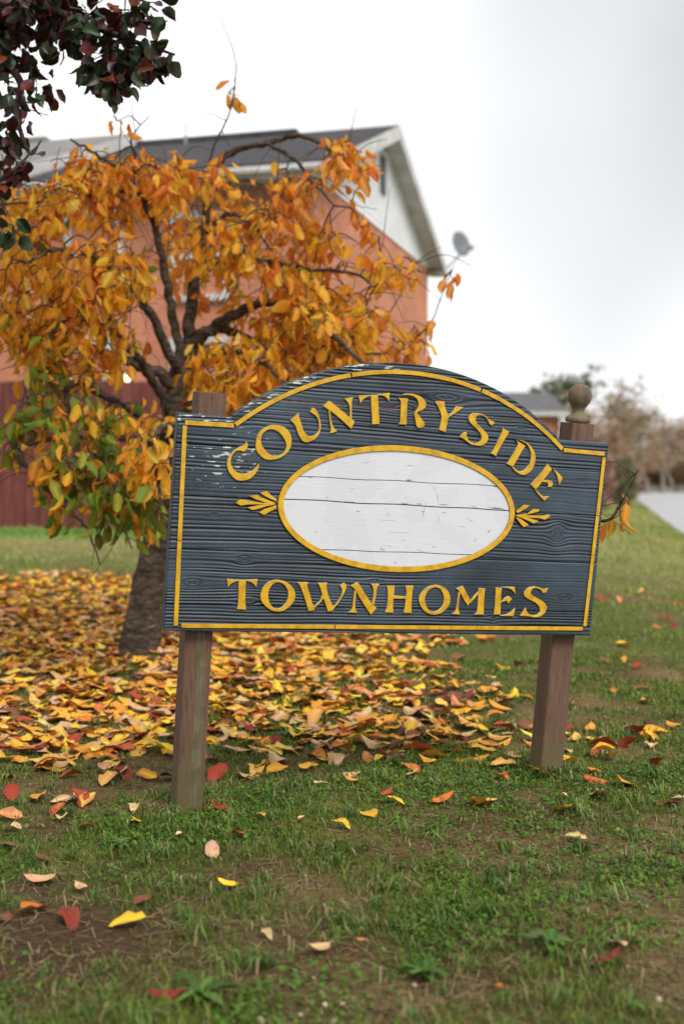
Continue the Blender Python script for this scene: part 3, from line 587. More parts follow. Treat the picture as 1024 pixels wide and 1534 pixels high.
def cards(c, sz, cols, r, name, parent):
    n = len(c); a = r.standard_normal((n, 3)); a /= np.linalg.norm(a, axis=1)[:, None]; b = np.cross(a, r.standard_normal((n, 3))); b /= np.linalg.norm(b, axis=1)[:, None]
    s = sz * r.uniform(.5, 1.2, (n, 1)); V = np.stack([c - a * s * .5, c + b * s * .28, c + a * s * .5, c - b * s * .28], 1).reshape(-1, 3)
    Q = np.arange(n * 4).reshape(-1, 4); cols = np.array(cols); cc = cols[r.integers(0, len(cols), n)] * r.uniform(.7, 1.2, (n, 1)); o = mesh(name, V, Q, M['farleaf'], attrs={'col': np.repeat(cc, 4, 0)})
    tag(o, kind='stuff'); return under(o, parent)
BRN = [(.36, .25, .17), (.42, .29, .2), (.32, .22, .17), (.38, .31, .24)]; ORG = [(.5, .27, .12), (.45, .23, .11), (.38, .24, .14)]; OLV = [(.2, .2, .09), (.27, .24, .12), (.17, .17, .08)]; PIN = [(.10, .13, .07), (.13, .155, .085), (.17, .17, .11)]; RED = [(.34, .12, .1), (.4, .17, .13), (.28, .13, .12)]  # far foliage colours lightened, distance haze is put into the colour
far_tree('pine_tree', 'tall flat topped pine behind the distant grey roofed house', 842, 85, 556, 46, PIN, 1500, 'pine', lsz=.42)
far_tree('pine_tree', 'thin bare stemmed pine beside the flat topped pine', 812, 88, 562, 18, PIN, 260, 'pine', lsz=.35)
far_tree('autumn_tree', 'tall thin brown tree rising behind the ball topped post', 912, 78, 580, 44, BRN + OLV, 1500)
far_tree('autumn_tree', 'rusty orange tree close behind the ball topped post', 886, 66, 612, 36, ORG + BRN, 1700)
far_tree('autumn_tree', 'olive brown tree right of the tall thin brown tree', 945, 92, 612, 44, OLV + BRN, 1900)
far_tree('autumn_tree', 'golden brown tree in the middle of the roadside row', 968, 98, 614, 36, ORG + OLV, 1900)
far_tree('autumn_tree', 'pale almost bare tree standing by the bend of the road', 992, 104, 618, 30, BRN, 700)
far_tree('autumn_tree', 'low orange tree at the far bend of the road', 1006, 112, 640, 34, ORG + BRN, 2600)
far_tree('autumn_tree', 'dark brown tree behind the guard rail', 1034, 118, 632, 40, BRN + OLV, 3000)
far_tree('autumn_tree', 'reddish brown tree filling the gap in the roadside row', 930, 110, 640, 46, RED + BRN + BRN, 3400)
def shrub(label, px, depth, toppx, rpx, cols, n=2200, lsz=.2):
    b0 = PX(px, 735, depth); gz = float(G(b0[0], b0[1])); H = PX(px, toppx, depth)[2] - gz; R = rpx * depth / F; r = np.random.default_rng(int(px * 3 + depth))
    t = empty('shrub', (b0[0], b0[1], gz), label, 'shrub', 'shrubs beside the road'); bv, bq, k = [], [], 0
    for i in range(14):
        a = r.uniform(0, 6.28); e = np.array([b0[0] + math.cos(a) * R * r.uniform(.2, .8), b0[1] + math.sin(a) * R * r.uniform(.2, .8), gz + H * r.uniform(.6, .95)])
        q = catmull([(b0[0], b0[1], gz - .1), ((b0[0] + e[0]) / 2, (b0[1] + e[1]) / 2, gz + H * .5), e], 3); V, Q = tube_data(q, np.linspace(.03, .008, len(q)), 4); bv.append(V); bq.append(Q + k); k += len(V)
    under(tag(mesh('stems', np.concatenate(bv), [np.concatenate(bq)], M['farbark']), kind='stuff'), t)
    d = r.standard_normal((n, 3)); d /= np.linalg.norm(d, axis=1)[:, None]; rad = r.uniform(.2, 1, (n, 1)) ** .5 * (.75 + .4 * fbm(d[:, :1] * 3 + 9, d[:, 2:] * 3 + 4, int(px)))
    c = np.array([b0[0], b0[1], gz + H * .5]) + d * rad * np.array([R, R, H * .52]); c[:, 2] = np.maximum(c[:, 2], gz + .05); cards(c, lsz, cols, r, 'foliage', t)
shrub('maroon leaved shrub behind the right end of the sign', 898, 42, 668, 28, RED + BRN, 1500, .16)
shrub('green shrub next to the maroon shrub', 932, 46, 678, 24, OLV + PIN, 1600, .16)
shrub('rusty shrub where the lawn meets the road', 925, 60, 678, 40, BRN + RED, 3000, .2)
for px, dp, tp_, rp_, cc, nm in ((955, 124, 665, 46, BRN + ORG, 'broad brown shrub across the road under the golden tree'), (985, 128, 660, 40, BRN, 'grey brown shrub across the road under the pale tree'), (1012, 122, 668, 40, ORG + BRN, 'orange tinged shrub across the road by the guard rail'), (1045, 126, 660, 46, BRN + OLV, 'olive shrub across the road behind the guard rail'), (905, 120, 650, 60, BRN, 'wide dull brown shrub beyond the rusty shrub'), (860, 118, 655, 60, BRN + OLV, 'wide olive brown shrub beside the far house')):
    shrub(nm, px, dp, tp_, rp_, cc, 3200, .38)

# ------------------------------------------------------------------ the sign
CEN = np.array([.18621934, 4.07051581, -.16891633 + CAMH]); SU = np.array([.94038179, .33606363, -.05237679]); SV = np.array([.07871554, -.06522656, .99476096]); SN = np.array([.33088662, -.93957795, -.08779129])
SW, SH = 1.52, .6802
def uv_(px, py):                                        # pixel -> sign-plane coordinates (metres from the panel centre)
    d = PX(px, py, 1) - np.array([0, 0, CAMH]); o = CEN - np.array([0, 0, CAMH]); p = d * ((o @ SN) / (d @ SN)) - o; return np.array([p @ SU, p @ SV])
def S3(u, v, n=0.): 
    u, v, n = np.broadcast_arrays(np.asarray(u, float), np.asarray(v, float), np.asarray(n, float)); return CEN + u[..., None] * SU + v[..., None] * SV + n[..., None] * SN
lb = S3(0, -SH / 2); sign = empty('entrance_sign', (lb[0], lb[1], 0), 'dark slate wooden sign with gold lettering and white oval on two posts', 'sign')
# materials
def plank_mat():
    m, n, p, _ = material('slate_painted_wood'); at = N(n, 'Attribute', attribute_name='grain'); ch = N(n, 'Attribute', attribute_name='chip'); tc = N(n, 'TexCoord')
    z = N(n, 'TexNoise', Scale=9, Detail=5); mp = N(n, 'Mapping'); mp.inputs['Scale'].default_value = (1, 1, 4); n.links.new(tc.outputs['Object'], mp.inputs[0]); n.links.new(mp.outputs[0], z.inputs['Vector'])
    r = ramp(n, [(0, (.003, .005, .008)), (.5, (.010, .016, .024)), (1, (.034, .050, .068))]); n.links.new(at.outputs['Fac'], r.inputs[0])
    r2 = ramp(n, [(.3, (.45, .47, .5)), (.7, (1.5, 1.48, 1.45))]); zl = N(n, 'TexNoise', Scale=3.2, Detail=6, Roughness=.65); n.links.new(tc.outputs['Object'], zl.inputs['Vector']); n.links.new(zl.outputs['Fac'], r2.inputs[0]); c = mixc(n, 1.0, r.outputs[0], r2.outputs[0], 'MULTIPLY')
    z3 = N(n, 'TexNoise', Scale=55, Detail=3); mp3 = N(n, 'Mapping'); mp3.inputs['Scale'].default_value = (.55, .55, 2.2); n.links.new(tc.outputs['Object'], mp3.inputs[0]); n.links.new(mp3.outputs[0], z3.inputs['Vector'])
    mu = N(n, 'Math', operation='MULTIPLY'); n.links.new(z3.outputs['Fac'], mu.inputs[0]); n.links.new(ch.outputs['Fac'], mu.inputs[1])
    r3 = ramp(n, [(.60, (0, 0, 0)), (.64, (1, 1, 1))]); n.links.new(mu.outputs[0], r3.inputs[0])
    n.links.new(mixc(n, r3.outputs[0], c, (.42, .45, .36)), p.inputs['Base Color']); p.inputs['Roughness'].default_value = .5; p.inputs['Specular IOR Level'].default_value = .45
    z4 = N(n, 'TexNoise', Scale=300, Detail=2); n.links.new(tc.outputs['Object'], z4.inputs['Vector']); b = N(n, 'Bump', Strength=.25, Distance=.002); n.links.new(z4.outputs['Fac'], b.inputs['Height']); n.links.new(b.outputs[0], p.inputs['Normal'])
    return m
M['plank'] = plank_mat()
def gold_mat():
    m, n, p, _ = material('gold_paint'); tc = N(n, 'TexCoord'); z = N(n, 'TexNoise', Scale=35, Detail=6); n.links.new(tc.outputs['Object'], z.inputs['Vector'])
    r = ramp(n, [(.28, (.36, .19, .006)), (.5, (.54, .30, .008)), (.75, (.62, .37, .02))]); n.links.new(z.outputs['Fac'], r.inputs[0])
    z2 = N(n, 'TexNoise', Scale=70, Detail=5, Roughness=.7); n.links.new(tc.outputs['Object'], z2.inputs['Vector']); r2 = ramp(n, [(.70, (0, 0, 0)), (.74, (1, 1, 1))]); n.links.new(z2.outputs['Fac'], r2.inputs[0])
    n.links.new(mixc(n, r2.outputs[0], r.outputs[0], (.2, .13, .06)), p.inputs['Base Color']); p.inputs['Roughness'].default_value = .45; p.inputs['Specular IOR Level'].default_value = .4
    b = N(n, 'Bump', Strength=.25, Distance=.003); n.links.new(z.outputs['Fac'], b.inputs['Height']); n.links.new(b.outputs[0], p.inputs['Normal']); return m
M['gold'] = gold_mat()
M['goldedge'] = noise_mat('weathered_cream_edge', (.2, .19, .15), (.62, .6, .52), 60, .7, bump=.2)
def white_mat():
    m, n, p, _ = material('white_painted_boards'); tc = N(n, 'TexCoord'); mp = N(n, 'Mapping'); mp.inputs['Scale'].default_value = (1, 1, 6); n.links.new(tc.outputs['Object'], mp.inputs[0])
    z = N(n, 'TexNoise', Scale=6, Detail=4); n.links.new(tc.outputs['Object'], z.inputs['Vector']); r = ramp(n, [(.46, (.54, .55, .57)), (.48, (.515, .527, .547)), (.62, (.508, .52, .54)), (.64, (.545, .555, .57))]); n.links.new(z.outputs['Fac'], r.inputs[0])
    z2 = N(n, 'TexNoise', Scale=13, Detail=9, Roughness=.75); n.links.new(mp.outputs[0], z2.inputs['Vector']); r2 = ramp(n, [(.665, (0, 0, 0)), (.69, (1, 1, 1))]); n.links.new(z2.outputs['Fac'], r2.inputs[0])
    n.links.new(mixc(n, r2.outputs[0], r.outputs[0], (.07, .075, .08)), p.inputs['Base Color']); p.inputs['Roughness'].default_value = .5
    z3 = N(n, 'TexNoise', Scale=25, Detail=4); n.links.new(mp.outputs[0], z3.inputs['Vector']); b = N(n, 'Bump', Strength=.12, Distance=.004); n.links.new(z3.outputs['Fac'], b.inputs['Height']); n.links.new(b.outputs[0], p.inputs['Normal']); return m
M['ovalwhite'] = white_mat()
# outline of the panel
lf = uv_(349, 622); cr = uv_(594, 543.5); rf = uv_(838, 658)
def circle3(a, b, c):
    A = np.array([[b[0] - a[0], b[1] - a[1]], [c[0] - a[0], c[1] - a[1]]]) * 2; y = np.array([b @ b - a @ a, c @ c - a @ a]); o = np.linalg.solve(A, y); return o, np.linalg.norm(a - o)
ao, ar = circle3(lf, cr, rf)
def top(u):
    arc = ao[1] + np.sqrt(np.maximum(ar ** 2 - (u - ao[0]) ** 2, 0)); return np.where((u > lf[0]) & (u < rf[0]), np.maximum(arc, SH / 2), SH / 2)
knots = [(*uv_(288, 873), .014, 2.5), (*uv_(755, 893), .013, 2), (*uv_(845, 895), .015, 2.2), (*uv_(834, 800), .030, .9), (*uv_(366, 838), .016, 1.6), (*uv_(738, 925), .012, 1), (*uv_(604, 612), .016, 3.2), (*uv_(780, 641), .010, 2), (*uv_(386, 648), .011, 2),
         (*uv_(668, 596), .018, 4), (*uv_(560, 870), .008, 3), (*uv_(372, 900), .014, 2.2), (*uv_(320, 770), .006, 2), (*uv_(870, 720), .007, 2), (*uv_(500, 620), .010, 3)]
def grain(u, v, pi):
    w_ = v + .016 * (fbm(u * 1.6 + pi * 5, v * 5, 51 + pi) - .5) + .004 * (fbm(u * 6, v * 12, 61 + pi) - .5); psi = w_.copy(); calm = np.zeros_like(u); ring = np.zeros_like(u); inside = np.zeros_like(u)
    for ku, kv, R, asp in knots:
        du = (u - ku) / asp; dv = v - kv; r2 = du * du + dv * dv; f = np.exp(-r2 / (R * 3.2) ** 2); psi -= dv * np.minimum(R * R / (r2 + R * R * .3), 2) * .9 * f
        ins = sstep(R * 1.05, R * .7, np.sqrt(r2)); inside = np.maximum(inside, ins); ring = np.where(ins > 0, np.sqrt(r2) * 130, ring)
    per = .0082 + .004 * vn(u * .4 + pi, v * 9, 71 + pi)
    t = psi / .0112 + 4.2 * fbm(u * .35 + 3 * pi, v * 9, 81) ; s = t - np.floor(t); kk = np.floor(t)
    dep = _NT[(kk.astype(int) * 7 + pi * 31) % 256, 11] * .9 + .1; wid = .16 + .2 * _NT[(kk.astype(int) * 5 + pi * 3) % 256, 19]
    gv = np.exp(-((s - .5) / wid) ** 2) * dep * (.55 + .9 * vn(u * 5, v * 30, 91)) 
    gv2 = np.exp(-((np.modf(ring)[0] - .5) / .25) ** 2) * .5; smooth_zone = sstep(.5, .68, fbm(u * 1.1 + 7, v * 6 + pi, 95))
    gv = gv * (1 - .75 * smooth_zone); gv = gv * (1 - inside) + gv2 * inside
    return np.clip(gv, 0, 1.2)
seams = [-SH / 2, -SH / 2 + .122 * SH, -SH / 2 + .378 * SH, -SH / 2 + .625 * SH, -SH / 2 + .86 * SH, -SH / 2 + 1.09 * SH, 1.0]
BACK = -.036
for pi in range(len(seams) - 1):
    v0, v1 = seams[pi] + (.0008 if pi else 0), seams[pi + 1] - .0008
    us = np.linspace(-SW / 2, SW / 2, 300); us = np.unique(np.concatenate([us, [lf[0] + .0005, rf[0] - .0005, lf[0] - .0005, rf[0] + .0005]]))
    us = us[top(us) > v0 + .002]; tv = np.minimum(top(us), v1); nr = max(8, int((tv.max() - v0) / .0015)); f = np.linspace(0, 1, nr)
    UU = np.repeat(us[None], nr, 0); VV_ = v0 + f[:, None] * (tv - v0)[None]; gr_ = grain(UU, VV_, pi)
    nn = -.0036 * gr_; edge = np.minimum(VV_ - v0, tv[None] - VV_); nn = nn - .002 * np.exp(-(edge / .0018) ** 2) * (pi > 0) + .0012 * (_NT[pi, 40] - .5)
    jag = np.zeros_like(VV_); ej = (tv < v1 - 1e-4)
    Vf = S3(UU, VV_, nn).reshape(-1, 3); nc = len(us); i = np.arange(nr - 1)[:, None] * nc + np.arange(nc - 1)[None]; Qf = np.stack([i, i + 1, i + nc + 1, i + nc], -1).reshape(-1, 4)
    # back and rim
    bidx = np.concatenate([np.arange(nc), np.arange(1, nr) * nc + nc - 1, (nr - 1) * nc + np.arange(nc - 2, -1, -1), np.arange(nr - 2, 0, -1) * nc]); bu = UU.ravel()[bidx]; bvv = VV_.ravel()[bidx]
    Vb = S3(bu, bvv, np.full(len(bu), BACK)); nb_ = len(Vf); kx = np.arange(len(bidx)); k2 = (kx + 1) % len(bidx); Qr = np.stack([bidx[kx], nb_ + kx, nb_ + k2, bidx[k2]], 1)
    bc = nb_ + len(Vb); Vc = S3(us.mean(), (v0 + tv.mean()) / 2, BACK)[None]; top_i = nc + nr - 1 + np.arange(nc); Qb = np.stack([nb_ + np.arange(nc - 1), nb_ + (2 * nc + nr - 3 - np.arange(nc - 1)), nb_ + (2 * nc + nr - 4 - np.arange(nc - 1)), nb_ + 1 + np.arange(nc - 1)], 1)
    # chips: worn paint on ridges, mostly round the left shoulder, the first letter and the arch top
    cu, cv = uv_(345, 690); hz1 = np.exp(-(((UU - cu) / .17) ** 2 + ((VV_ - cv) / .1) ** 2)); arch = sstep(.055, .012, np.abs(VV_ - top(UU))) * sstep(.35, -.25, UU)
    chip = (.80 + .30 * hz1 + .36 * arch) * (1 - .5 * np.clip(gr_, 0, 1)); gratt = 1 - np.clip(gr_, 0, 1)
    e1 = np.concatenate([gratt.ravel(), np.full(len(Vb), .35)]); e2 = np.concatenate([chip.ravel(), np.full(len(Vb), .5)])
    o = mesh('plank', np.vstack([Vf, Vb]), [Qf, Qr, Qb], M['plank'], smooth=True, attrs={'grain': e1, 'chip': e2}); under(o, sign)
    at_ = o.data.polygons; fl = np.ones(len(at_), bool); fl[len(Qf):] = False; at_.foreach_set('use_smooth', fl)

def area2(p): return .5 * np.sum(p[:, 0] * np.roll(p[:, 1], -1) - np.roll(p[:, 0], -1) * p[:, 1])
def smooth_poly(P, n=5, lim=52):
    P = np.asarray(P, float); m = len(P); d = P - np.roll(P, 1, 0); d2 = np.roll(P, -1, 0) - P; a1 = np.arctan2(d[:, 1], d[:, 0]); a2 = np.arctan2(d2[:, 1], d2[:, 0])
    turn = np.abs((np.degrees(a2 - a1) + 180) % 360 - 180); sharp = turn > lim; out = []
    for i in range(m):
        b, c = P[i], P[(i + 1) % m]; a = P[i - 1] if not sharp[i] else 2 * b - c; dd = P[(i + 2) % m] if not sharp[(i + 1) % m] else 2 * c - b
        for t in np.arange(n) / n: out.append(.5 * ((2 * b) + (c - a) * t + (2 * a - 5 * b + 4 * c - dd) * t * t + (3 * b - a - 3 * c + dd) * t ** 3))
    return np.array(out)
from mathutils.geometry import tessellate_polygon
def raised(name, loops_list, parent, h=.005, mat=None, edge=None, base=-.0045, inset=.0007):
    """each entry: [outer, hole...] in sign-plane metres; a raised piece with a narrow bevel"""
    V, Fc, mi = [], [], []
    for gi, loops in enumerate(loops_list):
        hh = h + gi * .0003; tops = []
        for li, lp in enumerate(loops):
            lp = np.array(lp); A = area2(lp)
            if (A > 0) != (li == 0): lp = lp[::-1]
            t = np.roll(lp, -1, 0) - np.roll(lp, 1, 0); t /= np.linalg.norm(t, axis=1)[:, None] + 1e-9; inn = np.stack([-t[:, 1], t[:, 0]], 1); lt = lp + inn * inset; m = len(lp); n0 = len(V)
            V += list(S3(lp[:, 0], lp[:, 1], base)) + list(S3(lp[:, 0], lp[:, 1], hh - .0006)) + list(S3(lt[:, 0], lt[:, 1], hh))
            for r in (0, 1):
                for k in range(m): Fc.append([n0 + r * m + k, n0 + r * m + (k + 1) % m, n0 + (r + 1) * m + (k + 1) % m, n0 + (r + 1) * m + k]); mi.append(1 if r == 0 else 0)
            tops.append((n0 + 2 * m, lt))
        flat = [Vector((p[0], p[1], 0)) for _, lt in tops for p in lt]; idx = [s + k for s, lt in tops for k in range(len(lt))]
        for tri in tessellate_polygon([[Vector((p[0], p[1], 0)) for p in lt] for _, lt in tops]):
            a, b_, c = tri; pa = flat[a]; pb = flat[b_]; pc_ = flat[c]
            if (pb - pa).cross(pc_ - pa).z < 0: a, c = c, a
            Fc.append([idx[a], idx[b_], idx[c]]); mi.append(0)
    o = mesh(name, np.array(V), Fc, mat or M['gold']); o.data.materials.append(edge or M['goldedge']); o.data.polygons.foreach_set('material_index', np.array(mi, np.int32)); return under(o, parent)
def tr_(org, sc, pts): return np.array([uv_(org[0] + x / sc, org[1] + y / sc) for x, y in pts])
c1, c2, c3_, c4, c5, c6, c7, c8, c9 = (330, 620), (424, 580), (520, 580), (640, 590), (724, 636), (334, 856), (440, 856), (560, 856), (670, 866)
LET = [
 (c1, 8, [[[(302, 322), (325, 370), (310, 425), (275, 453), (235, 440), (185, 447), (142, 490), (120, 560), (130, 620), (170, 680), (230, 712), (300, 715), (380, 680), (460, 602), (450, 660), (400, 735), (330, 785), (250, 800), (180, 785), (120, 725), (85, 660), (77, 590), (100, 515), (150, 447), (220, 402), (275, 375), (298, 350)]]]),
 (c1, 8, [[[(420, 360), (440, 260), (500, 185), (590, 140), (680, 135), (770, 165), (830, 235), (848, 320), (830, 410), (780, 480), (700, 530), (600, 550), (520, 535), (455, 480), (425, 420)], [(480, 310), (500, 240), (555, 195), (620, 185), (690, 215), (745, 275), (780, 345), (782, 410), (750, 470), (690, 500), (620, 498), (560, 465), (510, 405), (485, 350)]]]),
 (c2, 8, [[[(85, 395), (180, 310), (190, 370), (215, 450), (250, 540), (300, 590), (360, 580), (410, 535), (425, 470), (415, 390), (375, 335), (318, 298), (345, 250), (375, 255), (410, 310), (435, 390), (446, 480), (425, 560), (370, 625), (290, 660), (230, 645), (190, 590), (165, 530), (140, 460)]]]),
 (c2, 8, [[[(475, 228), (540, 165), (590, 195), (850, 410), (810, 500), (740, 435), (640, 345), (560, 285), (520, 258)]], [[(537, 275), (556, 285), (568, 380), (590, 470), (640, 528), (590, 545), (555, 555), (566, 500), (550, 400)]], [[(722, 135), (780, 130), (835, 120), (817, 170), (814, 385), (795, 370), (790, 250), (770, 185)]]]),
 (c3_, 8, [[[(275, 95), (360, 92), (368, 250), (378, 440), (290, 445), (292, 400), (282, 250)]], [[(125, 100), (278, 94), (278, 102), (205, 130), (172, 162), (150, 195)]], [[(358, 88), (500, 68), (490, 172), (465, 132), (420, 102), (358, 99)]]]),
 (c3_, 8, [[[(600, 130), (720, 135), (708, 250), (702, 448), (610, 445), (625, 400), (635, 200), (625, 155)]], [[(645, 96), (700, 78), (780, 82), (860, 108), (915, 155), (936, 200), (915, 255), (860, 285), (812, 312), (800, 300), (838, 245), (845, 190), (825, 140), (780, 108), (720, 95)]], [[(793, 310), (825, 305), (880, 380), (918, 438), (908, 475), (860, 490), (825, 472), (808, 400)]]]),
 (c4, 8, [[[(82, 90), (195, 90), (200, 150), (240, 265), (285, 220), (318, 178), (330, 150), (420, 160), (370, 200), (290, 252), (245, 288), (230, 350), (205, 457), (130, 430), (150, 350), (160, 270), (130, 180)]]]),
 (c4, 8, [[[(800, 340), (768, 376), (735, 360), (712, 312), (688, 283), (640, 254), (600, 252), (575, 277), (570, 320), (600, 370), (660, 430), (710, 490), (716, 540), (690, 590), (640, 620), (570, 616), (510, 602), (450, 558), (420, 538), (378, 518), (415, 470), (458, 455), (464, 520), (502, 572), (570, 592), (620, 570), (640, 520), (620, 465), (560, 400), (500, 340), (485, 290), (500, 250), (550, 230), (620, 236), (682, 262), (732, 308)]]]),
 (c4, 8, [[[(890, 405), (970, 455), (942, 500), (828, 700), (820, 748), (748, 710), (775, 680), (878, 470)]]]),
 (c5, 8, [[[(375, 178), (410, 205), (490, 255), (460, 300), (350, 490), (335, 505), (265, 465), (290, 445), (390, 270), (400, 220)]], [[(400, 180), (470, 197), (540, 245), (590, 310), (611, 390), (600, 470), (560, 550), (500, 596), (440, 598), (380, 565), (330, 512), (350, 510), (390, 548), (440, 560), (500, 525), (545, 460), (558, 380), (545, 300), (510, 235), (460, 204)]]]),
 (c5, 8, [[[(750, 465), (805, 530), (780, 570), (630, 760), (610, 772), (555, 720), (585, 685), (720, 530)]], [[(822, 535), (872, 568), (937, 640), (895, 722), (880, 650), (864, 600)]], [[(692, 670), (745, 664), (790, 672), (820, 700), (810, 740), (760, 748), (765, 720), (748, 692), (705, 690)]], [[(598, 770), (645, 808), (682, 848), (715, 860), (780, 860), (715, 912), (688, 882), (645, 835)]]]),
 (c6, 8, [[[(185, 100), (270, 100), (262, 300), (270, 455), (163, 450), (178, 380), (180, 250)]], [[(45, 90), (188, 98), (188, 108), (125, 126), (87, 150), (55, 187)]], [[(268, 100), (410, 93), (392, 187), (370, 157), (330, 127), (268, 110)]]]),
 (c6, 8, [[[(445, 300), (465, 210), (520, 140), (600, 105), (680, 105), (760, 130), (830, 190), (860, 270), (845, 350), (790, 420), (710, 470), (640, 478), (560, 455), (490, 400), (455, 350)], [(535, 270), (560, 190), (610, 140), (665, 130), (720, 150), (765, 210), (775, 290), (750, 370), (700, 425), (640, 445), (585, 420), (548, 360)]]]),
 (c7, 8, [[[(40, 130), (165, 130), (155, 170), (185, 270), (215, 370), (242, 430), (240, 460), (170, 475), (155, 420), (115, 290), (75, 180)]], [[(280, 135), (395, 135), (385, 180), (402, 270), (440, 370), (477, 435), (455, 465), (400, 478), (385, 420), (345, 310), (310, 190)]], [[(232, 420), (300, 358), (338, 268), (352, 315), (302, 378), (240, 436)]], [[(545, 165), (600, 135), (622, 165), (607, 230), (572, 300), (522, 382), (470, 438), (464, 424), (518, 360), (558, 290), (572, 220)]]]),
 (c7, 8, [[[(675, 170), (760, 125), (800, 190), (900, 350), (985, 435), (915, 515), (870, 450), (780, 310), (730, 220)]], [[(718, 222), (742, 235), (727, 380), (732, 450), (752, 492), (648, 490), (690, 450), (704, 350)]], [[(918, 145), (1017, 150), (987, 200), (977, 280), (952, 400), (930, 385), (944, 280), (945, 200)]]]),
 (c8, 8, [[[(145, 170), (240, 170), (232, 250), (220, 400), (222, 490), (128, 487), (148, 420), (160, 250)]], [[(370, 170), (465, 170), (450, 250), (440, 400), (442, 497), (348, 492), (362, 420), (380, 260)]], [[(222, 288), (378, 300), (376, 326), (222, 322)]]]),
 (c8, 8, [[[(530, 350), (540, 290), (590, 220), (660, 175), (740, 160), (820, 185), (880, 240), (905, 320), (890, 400), (840, 465), (770, 505), (700, 515), (620, 490), (560, 430)], [(602, 340), (615, 270), (655, 215), (720, 188), (780, 205), (820, 270), (828, 350), (800, 430), (750, 470), (690, 480), (640, 450), (612, 400)]]]),
 (c9, 6.4, [[[(78, 98), (140, 73), (165, 120), (212, 212), (190, 262), (163, 225), (108, 130)]], [[(98, 128), (114, 142), (97, 270), (110, 347), (38, 342), (70, 310), (84, 230)]], [[(198, 225), (270, 145), (292, 122), (296, 142), (226, 222), (203, 242)]], [[(288, 95), (354, 100), (346, 150), (337, 347), (256, 347), (273, 320), (284, 220)]]]),
 (c9, 6.4, [[[(453, 88), (514, 93), (506, 150), (499, 347), (435, 347), (445, 280), (452, 150)]], [[(510, 84), (636, 83), (642, 152), (615, 116), (575, 95)]], [[(500, 232), (545, 188), (580, 173), (610, 195), (575, 240), (555, 216), (530, 222)]], [[(498, 360), (570, 340), (610, 315), (642, 283), (622, 362)]]]),
 (c9, 6.4, [[[(957, 93), (935, 137), (905, 142), (886, 114), (850, 95), (815, 97), (790, 122), (795, 155), (850, 190), (910, 225), (946, 275), (930, 325), (880, 366), (820, 374), (770, 364), (688, 360), (715, 320), (740, 280), (757, 328), (792, 352), (850, 350), (880, 320), (870, 270), (830, 230), (770, 200), (730, 170), (727, 135), (755, 100), (810, 80), (870, 88), (912, 103)]]]),
]
for org, sc, polys in LET:
    raised('letter', [[smooth_poly(tr_(org, sc, lp), 4) for lp in loops] for loops in polys], sign, .0055)
oL, oR = (345, 720), (720, 730)
PET = [(oL, [[(350, 145), (430, 122), (500, 188), (552, 218), (550, 250), (470, 215), (420, 190)], [(220, 180), (320, 172), (360, 200), (530, 262), (520, 280), (420, 262), (300, 225)], [(52, 262), (110, 225), (190, 235), (380, 266), (532, 270), (532, 286), (380, 282), (200, 285), (120, 298)], [(200, 320), (380, 286), (525, 284), (400, 312), (340, 335), (260, 352)], [(335, 378), (400, 340), (540, 295), (552, 325), (470, 370), (400, 412)]]),
       (oR, [[(410, 285), (505, 208), (580, 215), (520, 265), (430, 308)], [(412, 332), (540, 315), (620, 258), (690, 265), (680, 290), (590, 315), (450, 348)], [(412, 335), (740, 338), (800, 323), (822, 350), (755, 387), (700, 370), (430, 352)], [(415, 342), (560, 365), (682, 405), (620, 432), (560, 402), (480, 367)], [(402, 355), (470, 378), (562, 450), (500, 477), (450, 420)]])]
for org, pets in PET:
    for k, lp in enumerate(pets): raised('palm_petal', [[tr_(org, 8, lp)]], sign, .0045 + k * .0003, edge=M['plank'])
# gold border strips
bw = .0068
def strip2(path, wd):
    p = np.asarray(path, float); t = np.gradient(p, axis=0); t /= np.linalg.norm(t, axis=1)[:, None]; n = np.stack([-t[:, 1], t[:, 0]], 1); return np.vstack([p + n * wd, (p - n * wd)[::-1]])
b_tl, b_s1, b_cr, b_s2, b_tr, b_br, b_bl = [uv_(*q) for q in ((277, 633), (351, 637.5), (596, 557.5), (842, 674), (904, 680), (874, 941.5), (263, 937))]
bo, br_ = circle3(b_s1, b_cr, b_s2); a0 = math.atan2(*(b_s1 - bo)[::-1]); a1 = math.atan2(*(b_s2 - bo)[::-1])
def arc(f0, f1, n=30): th = np.linspace(a0 + (a1 - a0) * f0, a0 + (a1 - a0) * f1, n); return np.stack([bo[0] + br_ * np.cos(th), bo[1] + br_ * np.sin(th)], 1)
def seg_(a, b, f0=0, f1=1, n=8): return a + (b - a) * np.linspace(f0, f1, n)[:, None]
for ki, pth in enumerate((seg_(b_bl, b_tl, .0, .42), seg_(b_bl, b_tl, .424, .985), seg_(b_tl, b_s1, .0, .985), arc(.003, .33), arc(.334, .70), arc(.704, .997), seg_(b_s2, b_tr, .015, 1.0), seg_(b_tr, b_br, .02, .35), seg_(b_tr, b_br, .354, .985), seg_(b_bl, b_br, .012, .36), seg_(b_bl, b_br, .362, .995))):
    raised('border_strip', [[strip2(pth, bw)]], sign, .0035 + ki * .00012, edge=M['plank'])
